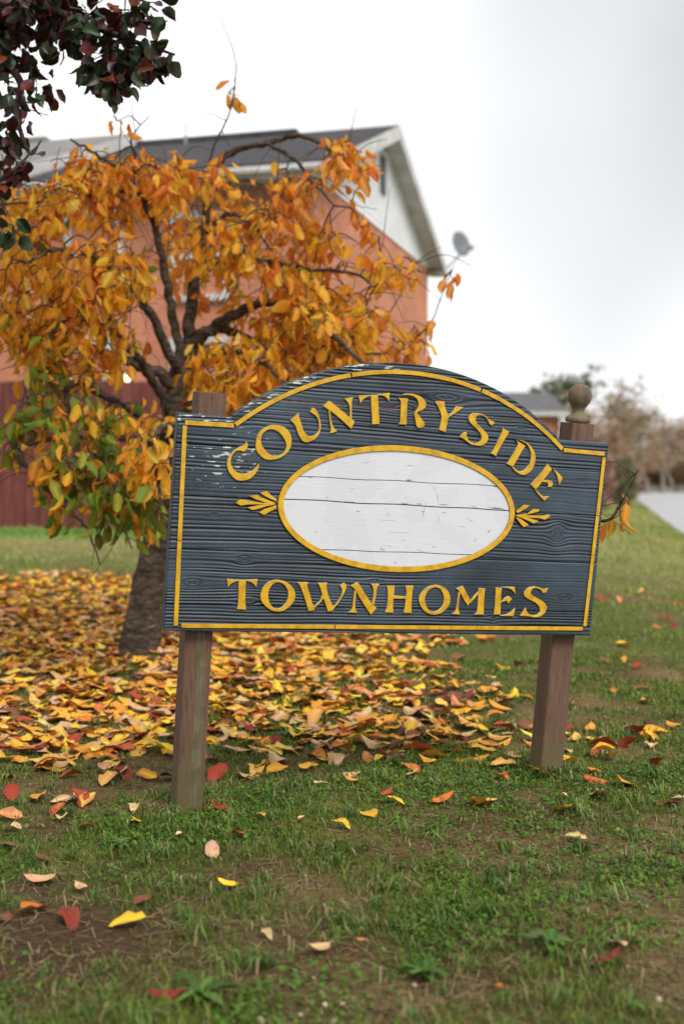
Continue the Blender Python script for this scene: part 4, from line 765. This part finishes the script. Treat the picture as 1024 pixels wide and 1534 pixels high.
# oval: boards and ring
ep = np.array([uv_(*q) for q in ((437, 712), (482, 684), (537, 670), (641, 673), (715, 697), (756, 730.5), (767, 756), (767, 782), (723, 829), (660, 851), (567, 856), (511, 844), (456, 816), (422, 779), (414, 750), (771, 770))])
A = np.c_[ep[:, 0] ** 2, ep[:, 0] * ep[:, 1], ep[:, 1] ** 2, ep]; k_ = np.linalg.lstsq(A, np.ones(len(ep)), rcond=None)[0]
Mq = np.array([[k_[0], k_[1] / 2], [k_[1] / 2, k_[2]]]); oc = -np.linalg.solve(Mq, k_[3:] / 2); sc_ = 1 + oc @ Mq @ oc; ev, evec = np.linalg.eigh(Mq / sc_)
def ell(off, n=120): th = np.linspace(0, 2 * np.pi, n, endpoint=False); return oc + ((1 / np.sqrt(ev) + off) * np.stack([np.cos(th), np.sin(th)], 1)) @ evec.T
RW = .0185
raised('oval_ring', [[ell(0), ell(-RW)]], sign, .0062, edge=M['plank'])
inner = ell(-RW + .002, 240); us_ = np.linspace(inner[:, 0].min(), inner[:, 0].max(), 60)
def seam_line(l, r): a = uv_(*l); b = uv_(*r); return lambda u: a[1] + (b[1] - a[1]) * (u - a[0]) / (b[0] - a[0]) + .0012 * np.sin(u * 23 + a[1] * 90) + .002 * (vn(u * 9, a[1] * 50 + u * 0, 7) - .5)
sl = [seam_line((455, 714), (743, 728)), seam_line((424, 747.5), (766, 765)), seam_line((480, 823.5), (712, 831))]
def halfell(u):
    d = u[:, None] * 0; out = []
    for x in u:
        a = Mq[1, 1] / sc_; dx = x - oc[0]; s_ = 1.0; out.append(x)
    return out
# clip the ellipse polygon by the seam lines
def clip(poly, f, above, gap):
    out = []; m = len(poly); sgn = 1 if above else -1; val = lambda p: sgn * (p[1] - float(f(np.array(p[0])))) - gap
    for i in range(m):
        a, b = poly[i], poly[(i + 1) % m]; va, vb = val(a), val(b)
        if va >= 0: out.append(a)
        if (va >= 0) != (vb >= 0):
            lo, hi = 0., 1.
            for _ in range(30):
                md_ = (lo + hi) / 2
                if (val(a + (b - a) * md_) >= 0) == (va >= 0): lo = md_
                else: hi = md_
            out.append(a + (b - a) * lo)
    # refine the cut so that it follows the wavy seam
    res = []; m = len(out)
    for i in range(m):
        a, b = np.array(out[i]), np.array(out[(i + 1) % m]); res.append(a)
        if np.linalg.norm(b - a) > .1:
            for t in np.linspace(0, 1, 40)[1:-1]:
                p = a + (b - a) * t; p[1] = float(f(np.array(p[0]))) + sgn * gap; res.append(p)
    return res
gp = [.0011, .0016, .0012]; base_poly = [p for p in inner]
pieces = [clip(base_poly, sl[0], True, gp[0]), clip(clip(base_poly, sl[0], False, gp[0]), sl[1], True, gp[1]), clip(clip(base_poly, sl[1], False, gp[1]), sl[2], True, gp[2]), clip(base_poly, sl[2], False, gp[2])]
for pc_ in pieces: raised('oval_board', [[np.array(pc_)]], sign, .0022, mat=M['ovalwhite'], edge=M['plank'], inset=.0004)
# cracks, splits and knots in the white paint
def crack(b, q0, q1, w0):
    a, c = uv_(*q0), uv_(*q1); m = 7; t = np.linspace(0, 1, m); p = a + (c - a) * t[:, None]; d = (c - a) / (np.linalg.norm(c - a) + 1e-9); nrm = np.array([-d[1], d[0]]); p += nrm * (rng.standard_normal(m) * .0006)[:, None]
    w_ = (w0 * .0021 / 2 * np.sin(np.pi * (t * .9 + .05)) * rng.uniform(.6, 1.2, m))[:, None]; n0 = len(b.v); L_ = p + nrm * w_; R_ = p - nrm * w_
    b.add(list(S3(L_[:, 0], L_[:, 1], .00245)) + list(S3(R_[:, 0], R_[:, 1], .00245)), [[k, m + k, m + k + 1, k + 1] for k in range(m - 1)])
zz = lambda x, y: (400 + x / 2.695, 660 + y / 2.695); cb = B()
for x0, y0, x1, y1, w0 in ((558, 160, 582, 160, 2.2), (640, 240, 624, 318, .6), (681, 205, 691, 256, .6), (355, 285, 374, 286, .9), (618, 285, 637, 288, 1.0), (800, 312, 832, 330, .5), (888, 372, 899, 360, 1.6), (296, 247, 354, 249, 1.5), (538, 254, 572, 256, 1.6), (600, 255, 624, 256, 1.3), (690, 259, 732, 260, 1.1), (820, 265, 845, 268, 1.0), (895, 270, 960, 279, 2.2), (905, 184, 935, 187, 1.2), (385, 158, 412, 160, 1.0), (192, 368, 200, 369, 1.3), (510, 493, 521, 494, 1.5), (660, 432, 682, 426, .8), (828, 408, 846, 394, .9), (700, 292, 722, 290, .9), (160, 147, 186, 148, 1.2), (470, 420, 505, 432, .5), (450, 436, 474, 441, 1.0), (330, 190, 352, 196, .4), (560, 100, 592, 102, .6), (380, 92, 420, 84, .4), (600, 440, 640, 452, .5), (215, 442, 232, 443, 1.4), (770, 345, 800, 350, .4), (690, 300, 694, 332, .4), (540, 402, 556, 401, .7), (480, 370, 580, 372, .35), (440, 320, 520, 323, .35)):
    crack(cb, zz(x0, y0), zz(x1, y1), w0)
for kx, ky, kr in ((674, 194, 9), (486, 300, 10), (464, 437, 8), (240, 230, 5)):
    for q in range(9):
        a0_ = q * .78; r_ = kr * (.55 + .45 * (q % 2)); crack(cb, zz(kx + r_ * math.cos(a0_), ky + r_ * math.sin(a0_)), zz(kx + r_ * math.cos(a0_ + .7), ky + r_ * math.sin(a0_ + .7)), .55)
M['crack'] = noise_mat('bare_dark_wood', (.05, .05, .055), (.16, .16, .17), 80, .9, bump=0); tag(cb.build('paint_cracks', M['crack'], sign), kind='stuff')
# posts
def post_mat(name, streak):
    m, n, p, _ = material(name); tc = N(n, 'TexCoord'); mp = N(n, 'Mapping'); mp.inputs['Scale'].default_value = (26, 26, 1.5); n.links.new(tc.outputs['Object'], mp.inputs[0])
    z = N(n, 'TexNoise', Scale=4, Detail=8, Roughness=.65); n.links.new(mp.outputs[0], z.inputs['Vector']); r = ramp(n, [(.3, (.045, .026, .016)), (.42, (.108, .060, .039)), (.6, (.13, .073, .049)), (.75, (.17, .105, .075))]); n.links.new(z.outputs['Fac'], r.inputs[0])
    geo = N(n, 'NewGeometry'); sep = N(n, 'SeparateXYZ'); n.links.new(geo.outputs['Position'], sep.inputs[0])
    z2 = N(n, 'TexNoise', Scale=16, Detail=4); n.links.new(tc.outputs['Object'], z2.inputs['Vector'])
    mr = N(n, 'MapRange'); mr.inputs['From Min'].default_value = .30; mr.inputs['From Max'].default_value = .0; n.links.new(sep.outputs['Z'], mr.inputs[0]); mu = N(n, 'Math', operation='MULTIPLY'); n.links.new(mr.outputs[0], mu.inputs[0]); n.links.new(z2.outputs['Fac'], mu.inputs[1])
    r2 = ramp(n, [(.12, (0, 0, 0)), (.42, (.85, .85, .85))]); n.links.new(mu.outputs[0], r2.inputs[0]); c = mixc(n, r2.outputs[0], r.outputs[0], (.10, .085, .036))
    if streak:
        at = N(n, 'Attribute', attribute_name='streak'); mu2 = N(n, 'Math', operation='MULTIPLY'); n.links.new(at.outputs['Fac'], mu2.inputs[0]); z3 = N(n, 'TexNoise', Scale=5, Detail=6); n.links.new(mp.outputs[0], z3.inputs['Vector']); n.links.new(z3.outputs['Fac'], mu2.inputs[1])
        r3 = ramp(n, [(.28, (0, 0, 0)), (.5, (.9, .9, .9))]); n.links.new(mu2.outputs[0], r3.inputs[0]); r4 = ramp(n, [(.4, (.075, .072, .022)), (.6, (.14, .128, .075))]); n.links.new(z2.outputs['Fac'], r4.inputs[0]); c = mixc(n, r3.outputs[0], c, r4.outputs[0])
    n.links.new(c, p.inputs['Base Color']); p.inputs['Roughness'].default_value = .75; p.inputs['Specular IOR Level'].default_value = .3
    b = N(n, 'Bump', Strength=.5, Distance=.006); n.links.new(z.outputs['Fac'], b.inputs['Height']); n.links.new(b.outputs[0], p.inputs['Normal']); return m
M['post1'] = post_mat('brown_painted_post', True); M['post2'] = post_mat('brown_painted_wood', False)
POFF = BACK - .0455
def on_plane(px, py, off):
    d = PX(px, py, 1) - np.array([0, 0, CAMH]); o = CEN + SN * off - np.array([0, 0, CAMH]); return d * ((o @ SN) / (d @ SN)) + np.array([0, 0, CAMH])
def post(px0, px1, mat, ptop, streak):
    a = on_plane(*px0, POFF); b_ = on_plane(*px1, POFF); ax_ = (b_ - a) / np.linalg.norm(b_ - a); a = a - ax_ * .25; yv = -SN - ax_ * (-SN @ ax_); yv /= np.linalg.norm(yv); xv = np.cross(yv, ax_); hw = .0445
    nL = 70; prof = []; ch = .004
    for sx, sy in ((-1, -1), (1, -1), (1, 1), (-1, 1)):
        prof += [(sx * hw, sy * (hw - ch)), (sx * (hw - ch), sy * hw)] if (sx * sy > 0) else [(sx * (hw - ch), sy * hw), (sx * hw, sy * (hw - ch))]
    ring = []
    for k in range(len(prof)):
        p0 = np.array(prof[k]); p1 = np.array(prof[(k + 1) % len(prof)]); nn_ = 6 if np.linalg.norm(p1 - p0) > .02 else 1
        ring += [p0 + (p1 - p0) * t / nn_ for t in range(nn_)]
    ring = np.array(ring); m = len(ring); V, stv = [], []; Lg = np.linalg.norm(b_ - a)
    for i in range(nL + 1):
        s_ = i / nL; c = a + ax_ * Lg * s_; wob = 1 + .02 * (fbm(np.arange(m) * .9, np.full(m, s_ * 9), 13) - .5); r_ = ring * wob[:, None]; V.append(c + r_[:, :1] * xv + r_[:, 1:] * yv)
        st = np.exp(-((ring[:, 0] - .004 - .010 * math.sin(s_ * 5)) / (.026)) ** 2) * (ring[:, 1] < -.03) * sstep(.98, .62, s_); stv.append(st)
    V = np.concatenate(V); i = np.arange(nL)[:, None] * m; j = np.arange(m)[None]; k = (j + 1) % m; Q = np.stack([i + j, i + k, i + m + k, i + m + j], -1).reshape(-1, 4)
    o = mesh('post', np.vstack([V, b_ + ax_ * .002]), [Q, np.stack([nL * m + np.arange(m), nL * m + (np.arange(m) + 1) % m, np.full(m, (nL + 1) * m)], 1)], mat, attrs={'streak': np.append(np.concatenate(stv), 0)}); under(o, sign); return o, b_, ax_
po1, _, _ = post((279, 1208), (314, 588), M['post1'], None, True)
po2, pt2, pax = post((815, 1168), (864, 634), M['post2'], None, False)
M['finial'] = noise_mat('weathered_brown_wood', (.075, .05, .03), (.125, .082, .055), 30, .7, (1, 1, .4), .3, c3=(.12, .105, .05))
prof = [(0, .0), (.040, .0), (.043, .006), (.043, .014), (.038, .020), (.026, .027), (.0205, .040), (.0215, .050), (.029, .060), (.036, .070), (.0405, .083), (.0415, .096), (.039, .110), (.032, .122), (.021, .131), (.009, .135), (0, .136)]
V = []; n_ = 28; xv = np.cross(pax, [0, 1, 0]); xv /= np.linalg.norm(xv); yv = np.cross(pax, xv)
for r_, z_ in prof:
    for k in range(n_): a = 2 * math.pi * k / n_; V.append(pt2 + pax * (z_ + .0022) + (xv * math.cos(a) + yv * math.sin(a)) * max(r_, .0004))
i = np.arange(len(prof) - 1)[:, None] * n_; j = np.arange(n_)[None]; k = (j + 1) % n_; Q = np.stack([i + j, i + k, i + n_ + k, i + n_ + j], -1).reshape(-1, 4)
fi = mesh('finial', V, Q, M['finial'], smooth=True); under(fi, po2); fi.matrix_parent_inverse = Matrix.Identity(4)

# ------------------------------------------------------------------ grass
def blades(n, y0, y1, hscale, seed, wscale=1.0, amax=.42):
    r = np.random.default_rng(seed); y = y0 * (y1 / y0) ** r.random(n); x = y * r.uniform(-amax, amax, n); l = lush(x, y); far = sstep(4.6, 9.5, y + 1.6 * (fbm(x * 1.2, y * 1.2, 64) - .5)) * (.55 + .45 * sstep(8, 12, y))
    keep = r.random(n) < np.maximum(.07 + .93 * l, far * .8)
    rdx = x - np.interp(y, rc[:, 1][:45], rc[:, 0][:45]); keep &= (rdx < -3.5); x, y, l, far = x[keep], y[keep], l[keep], far[keep]; n = len(x)
    tall = fbm(x * 2.5, y * 2.5, 77); h = (.012 + .026 * tall * (.4 + .6 * l)) * r.uniform(.5, 1.3, n) * hscale * (1 + .12 * np.maximum(y - 5, 0)); h = np.minimum(h, .12); wd = (.0011 + .0009 * r.random(n)) * wscale * np.maximum(1, y / 3.2)
    a = r.uniform(0, 6.283, n); lean = r.uniform(.2, 1.1, n); dx = np.cos(a) * lean * h; dy = np.sin(a) * lean * h; b = a + 1.57 + r.normal(0, .5, n); wx, wy = np.cos(b) * wd, np.sin(b) * wd; z = G(x, y) - .004
    P0 = np.stack([x - wx, y - wy, z], 1); P1_ = np.stack([x + wx, y + wy, z], 1); P2_ = np.stack([x + dx * .4 - wx * .8, y + dy * .4 - wy * .8, z + h * .62], 1); P3 = np.stack([x + dx * .4 + wx * .8, y + dy * .4 + wy * .8, z + h * .62], 1); P4 = np.stack([x + dx, y + dy, z + h * (1 - .25 * lean)], 1)
    V = np.stack([P0, P1_, P3, P2_, P4], 1).reshape(-1, 3); k = np.arange(n)[:, None] * 5; Q = k + np.array([[0, 1, 2, 3]]); T = k + np.array([[3, 2, 4]])
    k1 = fbm(x * 1.7, y * 1.7, 99)[:, None]; rr_ = r.random((n, 1)); g1 = np.array([.045, .115, .013]); g2 = np.array([.19, .225, .036]); dead = np.array([.27, .21, .105]); brown = np.array([.12, .07, .035])
    c = g1 * (1 - k1) + g2 * k1; c = c * (.7 + .6 * rr_); pd = .07 + .4 * (1 - l[:, None]); dd = r.random((n, 1)) < pd; c = np.where(dd, np.where(r.random((n, 1)) < .6, dead, brown) * (.6 + .7 * rr_), c)
    kf = fbm(x * .35, y * .35, 47)[:, None]; fc = np.array([.17, .26, .045]) * (1 - kf) + np.array([.38, .35, .13]) * kf; fen = (np.exp(-((y - 15.0) / .75) ** 2) * sstep(0, -1, x))[:, None]; fc = fc * (1 - fen) + np.array([.085, .24, .03]) * fen
    c = c * (1 - far[:, None]) + fc * (.75 + .5 * rr_) * far[:, None]
    return V, Q, T, np.repeat(c, 5, 0)
LPX, RPX = np.array([-.507, 4.0]), np.array([.731, 4.437])
def tufts(nt, seed):
    r = np.random.default_rng(seed); V, C_ = [], []
    for _ in range(nt):
        y = 2.0 * (6.0 / 2.0) ** r.random(); x = y * r.uniform(-.58, .58)
        if _ < 26: x, y = (LPX if _ % 2 else RPX) + np.array([math.cos(_ * 2.1), math.sin(_ * 2.1)]) * r.uniform(.065, .11)
        elif r.random() > .25 + .75 * float(lush(np.array(x), np.array(y))): continue
        big = r.random() < .25; g = np.array([.05, .12, .02]) * (1 - (k := r.random())) + np.array([.17, .24, .055]) * k
        for _ in range(r.integers(8, 22)):
            bx, by = x + r.normal(0, .012), y + r.normal(0, .012); z = float(G(bx, by)) - .004; a = r.uniform(0, 6.283); h = r.uniform(.016, .036) * (1.5 if big else 1.0); ln = h * r.uniform(.5, 1.6); wd = r.uniform(.0013, .0024) * (1.3 if big else 1)
            d = np.array([math.cos(a), math.sin(a), 0]); w_ = np.array([-d[1], d[0], 0]) * wd; c0 = np.array([bx, by, z]); m1 = c0 + d * ln * .4 + np.array([0, 0, h]); e = c0 + d * ln + np.array([0, 0, h * r.uniform(.5, 1.0)])
            V += [c0 - w_, c0 + w_, m1 + w_, m1 - w_, e]; cc = g * r.uniform(.7, 1.3) if r.random() > .12 else np.array([.3, .24, .12]); C_ += [cc] * 5
    V = np.array(V); k = np.arange(len(V) // 5)[:, None] * 5; return V, k + np.array([[0, 1, 2, 3]]), k + np.array([[3, 2, 4]]), np.array(C_)
GV, GQ, GT, GC = [], [], [], []; nb = 0
V, Q, T, C_ = tufts(1450, 5); GV.append(V); GQ.append(Q); GT.append(T); GC.append(C_); nb += len(V)
for args in ((330000, 1.95, 7.0, 1.0, 1, 1.0, .62), (13000, 1.95, 6.0, 2.1, 2, 1.2, .62), (120000, 7.0, 60.0, 1.0, 3, 1.0, .55)):
    V, Q, T, C_ = blades(*args); GV.append(V); GQ.append(Q + nb); GT.append(T + nb); GC.append(C_); nb += len(V)
tag(mesh('grass', np.concatenate(GV), [np.concatenate(GQ), np.concatenate(GT)], M['grass'], attrs={'col': np.concatenate(GC)}), 'short mixed green and straw coloured lawn grass', 'grass', kind='stuff')
# tiny clover-like ground cover
r = np.random.default_rng(12); n = 160000; y = 1.95 * (6.5 / 1.95) ** r.random(n); x = y * r.uniform(-.6, .6, n); ok = r.random(n) < sstep(.42, .62, fbm(x * 2.1, y * 2.1, 123)) * (.3 + .7 * lush(x, y)); x, y = x[ok], y[ok]; n = len(x)
z = G(x, y) + r.uniform(.002, .02, n); s = r.uniform(.003, .0075, n); a = r.uniform(0, 6.28, n); tx, ty = r.normal(0, .4, n), r.normal(0, .4, n); V = []
for q in range(6):
    b = a + q * 1.047; rr_ = s * (1.0 if q % 2 == 0 else .8); V.append(np.stack([x + np.cos(b) * rr_, y + np.sin(b) * rr_, z + rr_ * (np.cos(b) * tx + np.sin(b) * ty)], 1))
V = np.stack(V, 1).reshape(-1, 3); Q = np.arange(n * 6).reshape(-1, 6); c = np.array([.065, .15, .016]) * r.uniform(.6, 1.5, (n, 1)) + np.array([.05, .03, 0]) * r.random((n, 1)) ** 3
tag(mesh('ground_cover', V, Q, M['grass'], attrs={'col': np.repeat(c, 6, 0)}), 'tiny round leaved clover mixed into the lawn', 'ground cover', kind='stuff')
# dead straw and leaf crumbs on the bare patches
n = 24000; y = 1.95 * (5.5 / 1.95) ** r.random(n); x = y * r.uniform(-.6, .6, n); ok = r.random(n) < (1 - lush(x, y)) * .9 + .05; x, y = x[ok], y[ok]; n = len(x); a = r.uniform(0, 6.28, n); ln = r.uniform(.008, .035, n); wd = r.uniform(.0006, .0016, n) ; z = G(x, y) + r.uniform(.002, .009, n); tz = r.normal(0, .2, n) * ln
V = np.stack([np.stack([x + np.cos(a) * ln * e - np.sin(a) * wd * f, y + np.sin(a) * ln * e + np.cos(a) * wd * f, z + tz * e], 1) for e, f in ((-1, -1), (1, -1), (1, 1), (-1, 1))], 1).reshape(-1, 3)
c = np.where(r.random((n, 1)) < .55, np.array([.3, .23, .13]), np.array([.1, .055, .03])) * r.uniform(.6, 1.3, (n, 1))
tag(mesh('dead_straw', V, np.arange(n * 4).reshape(-1, 4), M['grass'], attrs={'col': np.repeat(c, 4, 0)}), 'dry straw and leaf crumbs scattered over bare soil', 'straw', kind='stuff')
# pebbles
V, Q, nb = [], [], 0
for px, py, s in ((391, 1527, .009), (480, 1490, .006), (487, 1508, .007), (512, 1503, .008), (450, 1520, .006), (530, 1495, .006), (620, 1470, .006), (500, 1530, .009), (470, 1470, .005), (986, 1500, .007), (640, 1505, .006)):
    dv_ = PX(px, py, 1) - np.array([0, 0, CAMH]); t = -CAMH / dv_[2]; q = dv_ * t; gz = float(G(q[0], q[1])); v, f = tube_data([(q[0], q[1], gz + s * h_) for h_ in (-.6, -.2, .3, .7, .85)], [s * .6, s, s * .95, s * .6, s * .1], 8, .2); V.append(v); Q.append(f + nb); nb += len(v)
tag(mesh('pebbles', np.concatenate(V), [np.concatenate(Q)], M['pebble'], smooth=True), 'small beige pebbles on the bare soil', 'pebbles', kind='stuff')
# weed rosettes
def ground_at(px, py):
    dv_ = PX(px, py, 1) - np.array([0, 0, CAMH]); t = -CAMH / dv_[2]; q = np.array([0, 0, CAMH]) + dv_ * t
    for _ in range(12): t = (float(G(q[0], q[1])) - CAMH) / dv_[2]; q = np.array([0, 0, CAMH]) + dv_ * t
    return q
wcol = [(.075, .15, .028), (.11, .19, .04), (.06, .12, .022)]; wv = variants('weed_leaf', wcol, [leaf_shape(.3, .25, .5, .3, .12, stem=.1, seed=21), leaf_shape(.34, .2, .6, -.3, .15, stem=.1, seed=22)], M['grass'], None, 9)
for (px, py), sz, nl, lb_ in (((300, 1500), .085, 13, 'dark green broad leaved weed rosette beside bare soil with beige pebbles'), ((636, 1470), .06, 12, 'small green weed rosette in the lawn between the two posts and the bare soil'), ((826, 1425), .075, 12, 'pale green weed rosette near a dark red curled leaf'), ((180, 1272), .05, 9, 'little grassy weed tuft near the left post'), ((430, 1105), .06, 9, 'green weed tuft at the edge of the fallen leaf carpet'), ((735, 1105), .06, 10, 'weed rosette on the lawn left of the right post')):
    q = ground_at(px, py); wd_ = empty('weed_rosette', q, lb_, 'weed', 'weeds in the lawn')
    for k in range(nl):
        a = k * 2.4 + random.uniform(-.3, .3); el = random.uniform(.25, .9); ax_ = np.array([math.cos(a), math.sin(a), el]); R = basis(ax_, np.array([0, 0, 1.])); o = leaf_obj('leaf', wv[random.randrange(len(wv))][3], q + np.array([0, 0, .014]), R, sz * .95 * random.uniform(.6, 1.1)); o.matrix_world = o.matrix_world; under(o, wd_)

# ------------------------------------------------------------------ fallen leaves
names = ['yellow'] * 4 + ['amber'] * 3 + ['orange'] * 3 + ['red'] * 3 + ['pale tan'] * 3 + ['brown'] * 2
FC = [(.86, .52, .035), (.80, .44, .025), (.86, .58, .10), (.76, .42, .04), (.72, .34, .03), (.66, .28, .035), (.74, .4, .09), (.64, .2, .028), (.52, .14, .025), (.6, .24, .08), (.3, .035, .018), (.38, .06, .025), (.2, .025, .02), (.62, .42, .2), (.68, .46, .25), (.55, .36, .17), (.16, .075, .04), (.1, .04, .03)]
fall = variants('fallen_leaf', FC, [leaf_shape(.56, .12, .12, .12, .04, seed=31), leaf_shape(.52, .3, .4, .25, .07, seed=32), leaf_shape(.55, .15, .2, -.25, .07, seed=33), leaf_shape(.58, -.15, -.25, .2, .04, seed=34)], M['dryleaf'], (.34, .08, .02), 8)
FL = Leaves(fall)
def drop(x, y, pal, zoff, tilt, size=None):
    z = float(G(x, y)) + zoff; a = rng.uniform(0, 6.283); axis = np.array([math.cos(a), math.sin(a), rng.normal(0, tilt)]); up = np.array([rng.normal(0, tilt), rng.normal(0, tilt), 1.0 if rng.random() < .75 else -1.0]); R = basis(axis, up); size = size or rng.uniform(.07, .128)
    ci = pal if isinstance(pal, (int, np.integer)) else rng.choice(len(FC), p=pal); FL.put(ci * 4 + rng.integers(4), np.array([x, y, z]) - R[:, 1] * size * .5, R, size, (x, y))
def pal(y, a, o, r_, t, b): w_ = np.array([y / 4] * 4 + [a / 3] * 3 + [o / 3] * 3 + [r_ / 3] * 3 + [t / 3] * 3 + [b / 2] * 2); return w_ / w_.sum()
PC = pal(4.4, 3.0, 1.8, .7, 1.8, .7); PE = pal(3, 2, 1.6, 1.3, 2.2, .7)
n = 0; tries = 0
while n < 7000 and tries < 60000:
    tries += 1
    y = rng.uniform(4.3, 11.8); x = rng.uniform(-3.6, 1.6); px, py, _ = proj(np.array([[x, y, G(x, y)]])); px, py = px[0], py[0]
    dens = sstep(11.2, 10.0, y + .5 * vn(x * 2, y * 2, 3)) * sstep(4.35, 5.3, y + .9 * (fbm(x * 2.2, y * 2.2, 17) - .5) + .25 * sstep(-.7, -.2, x) * 0) * sstep(1.05, -.1, x + .8 * (fbm(x * 2, y * 2, 19) - .5) + .10 * (y - 5))
    if rng.random() > dens: continue
    drop(x, y, PC, rng.uniform(.006, .035), .12); n += 1
for k in range(150):                                    # thinning edge of the carpet
    x, y = rng.uniform(-1.7, 1.3), rng.uniform(3.75, 5.3)
    if rng.random() < sstep(3.5, 5, y): drop(x, y, PE, rng.uniform(.012, .03), .3)
for k in range(46):
    x, y = rng.uniform(.9, 3.2), rng.uniform(4.2, 11); drop(x, y, PE, rng.uniform(.012, .03), .3)
# leaves that can be picked out one by one on the near lawn: pixel, colour index, length
YL, AM, OR, RD, TN, BR = 0, 4, 7, 10, 13, 16
for px, py, c, s in ((200, 1240, YL, .075), (201, 1217, TN, .06), (342, 1333, YL, .055), (190, 1390, YL, .085), (63, 1325, TN, .085), (52, 1368, OR, .09), (66, 1296, BR, .05), (318, 1283, TN, .07), (358, 1257, RD + 1, .06), (213, 1358, BR, .06), (105, 1385, RD + 2, .085), (478, 1430, TN + 1, .06), (400, 1410, TN, .04), (543, 1420, OR + 2, .032), (592, 1206, YL + 1, .065), (578, 1195, RD + 1, .05), (660, 1204, OR, .085), (862, 1262, TN, .06), (907, 1446, RD + 2, .07), (925, 1424, TN, .06), (18, 1195, RD, .085), (105, 1167, RD + 1, .08), (95, 1205, TN + 1, .08), (85, 1220, OR + 1, .07), (92, 1232, TN, .06), (120, 1200, TN, .07), (180, 1162, TN + 1, .08), (220, 1168, AM, .09), (15, 1275, BR, .05), (10, 1385, BR, .045), (270, 1258, TN, .03), (390, 1228, YL + 2, .05), (452, 1233, TN + 1, .035), (512, 1242, YL + 3, .06), (122, 1338, TN, .045), (20, 1248, TN, .06), (640, 1145, AM, .06), (753, 1170, OR + 1, .055), (770, 1140, TN + 1, .075), (888, 1134, RD + 1, .065), (890, 1162, OR, .075), (883, 1096, AM + 1, .075), (852, 1096, RD, .05), (975, 1121, TN + 1, .08), (980, 1100, TN, .06), (1008, 1092, AM, .07), (1012, 1204, TN + 1, .06), (843, 1199, TN, .035), (767, 1105, TN + 1, .055), (615, 1166, TN, .05), (527, 1168, TN, .06), (528, 1176, AM, .05), (570, 1142, YL, .06), (860, 1058, AM + 2, .075), (918, 1040, OR, .05), (965, 1055, AM, .07), (970, 1090, RD + 2, .05), (480, 1180, TN, .05), (905, 995, BR, .06), (885, 960, TN, .05), (960, 1035, BR, .08), (250, 1502, RD + 2, .07), (745, 1490, OR, .03), (130, 1245, RD + 2, .05)):
    q = ground_at(px, py); drop(q[0], q[1], int(c), .021, .14, s * 1.1)
LPB, RPB = np.array([-.51, 4.0]), np.array([.73, 4.44]); TRB = np.array([tb[0], tb[1]])
def zone(x, y):
    p = np.array([x, y]); dl, dr, dt = (np.linalg.norm(p - q) for q in (LPB, RPB, TRB))
    if dl < .45: return 'beside the left post'
    if dr < .45: return 'beside the right post'
    if dt < .9: return 'close to the cherry trunk'
    if x > .95: return 'on grass beyond the right post'
    if y < 3.1: return 'on patchy grass far in front of the sign'
    if y < 3.75: return 'on patchy grass just in front of the posts'
    if y < 4.75: return 'on grass between the posts' if -.5 < x < .75 else 'on grass outside the left post'
    return 'in the carpet behind the sign' if x > -.55 else 'in the carpet between trunk and left post'
sn_ = ['flat', 'tightly curled', 'twisted', 'cupped']
def mkf(me, pos, R, size, vi, info):
    o = leaf_obj('fallen_leaf', me, pos, R, size); tag(o, '%s %s %s fallen leaf %s' % ('small' if size < .06 else ('large' if size > .085 else 'medium'), sn_[vi % 4], names[vi // 4], zone(*info)), 'leaf', 'fallen leaves on the lawn')
tag(FL.finish(300, 'fallen_leaves', mkf, 0), 'thick carpet of yellow and orange fallen leaves around the trunk', 'leaves', kind='stuff')
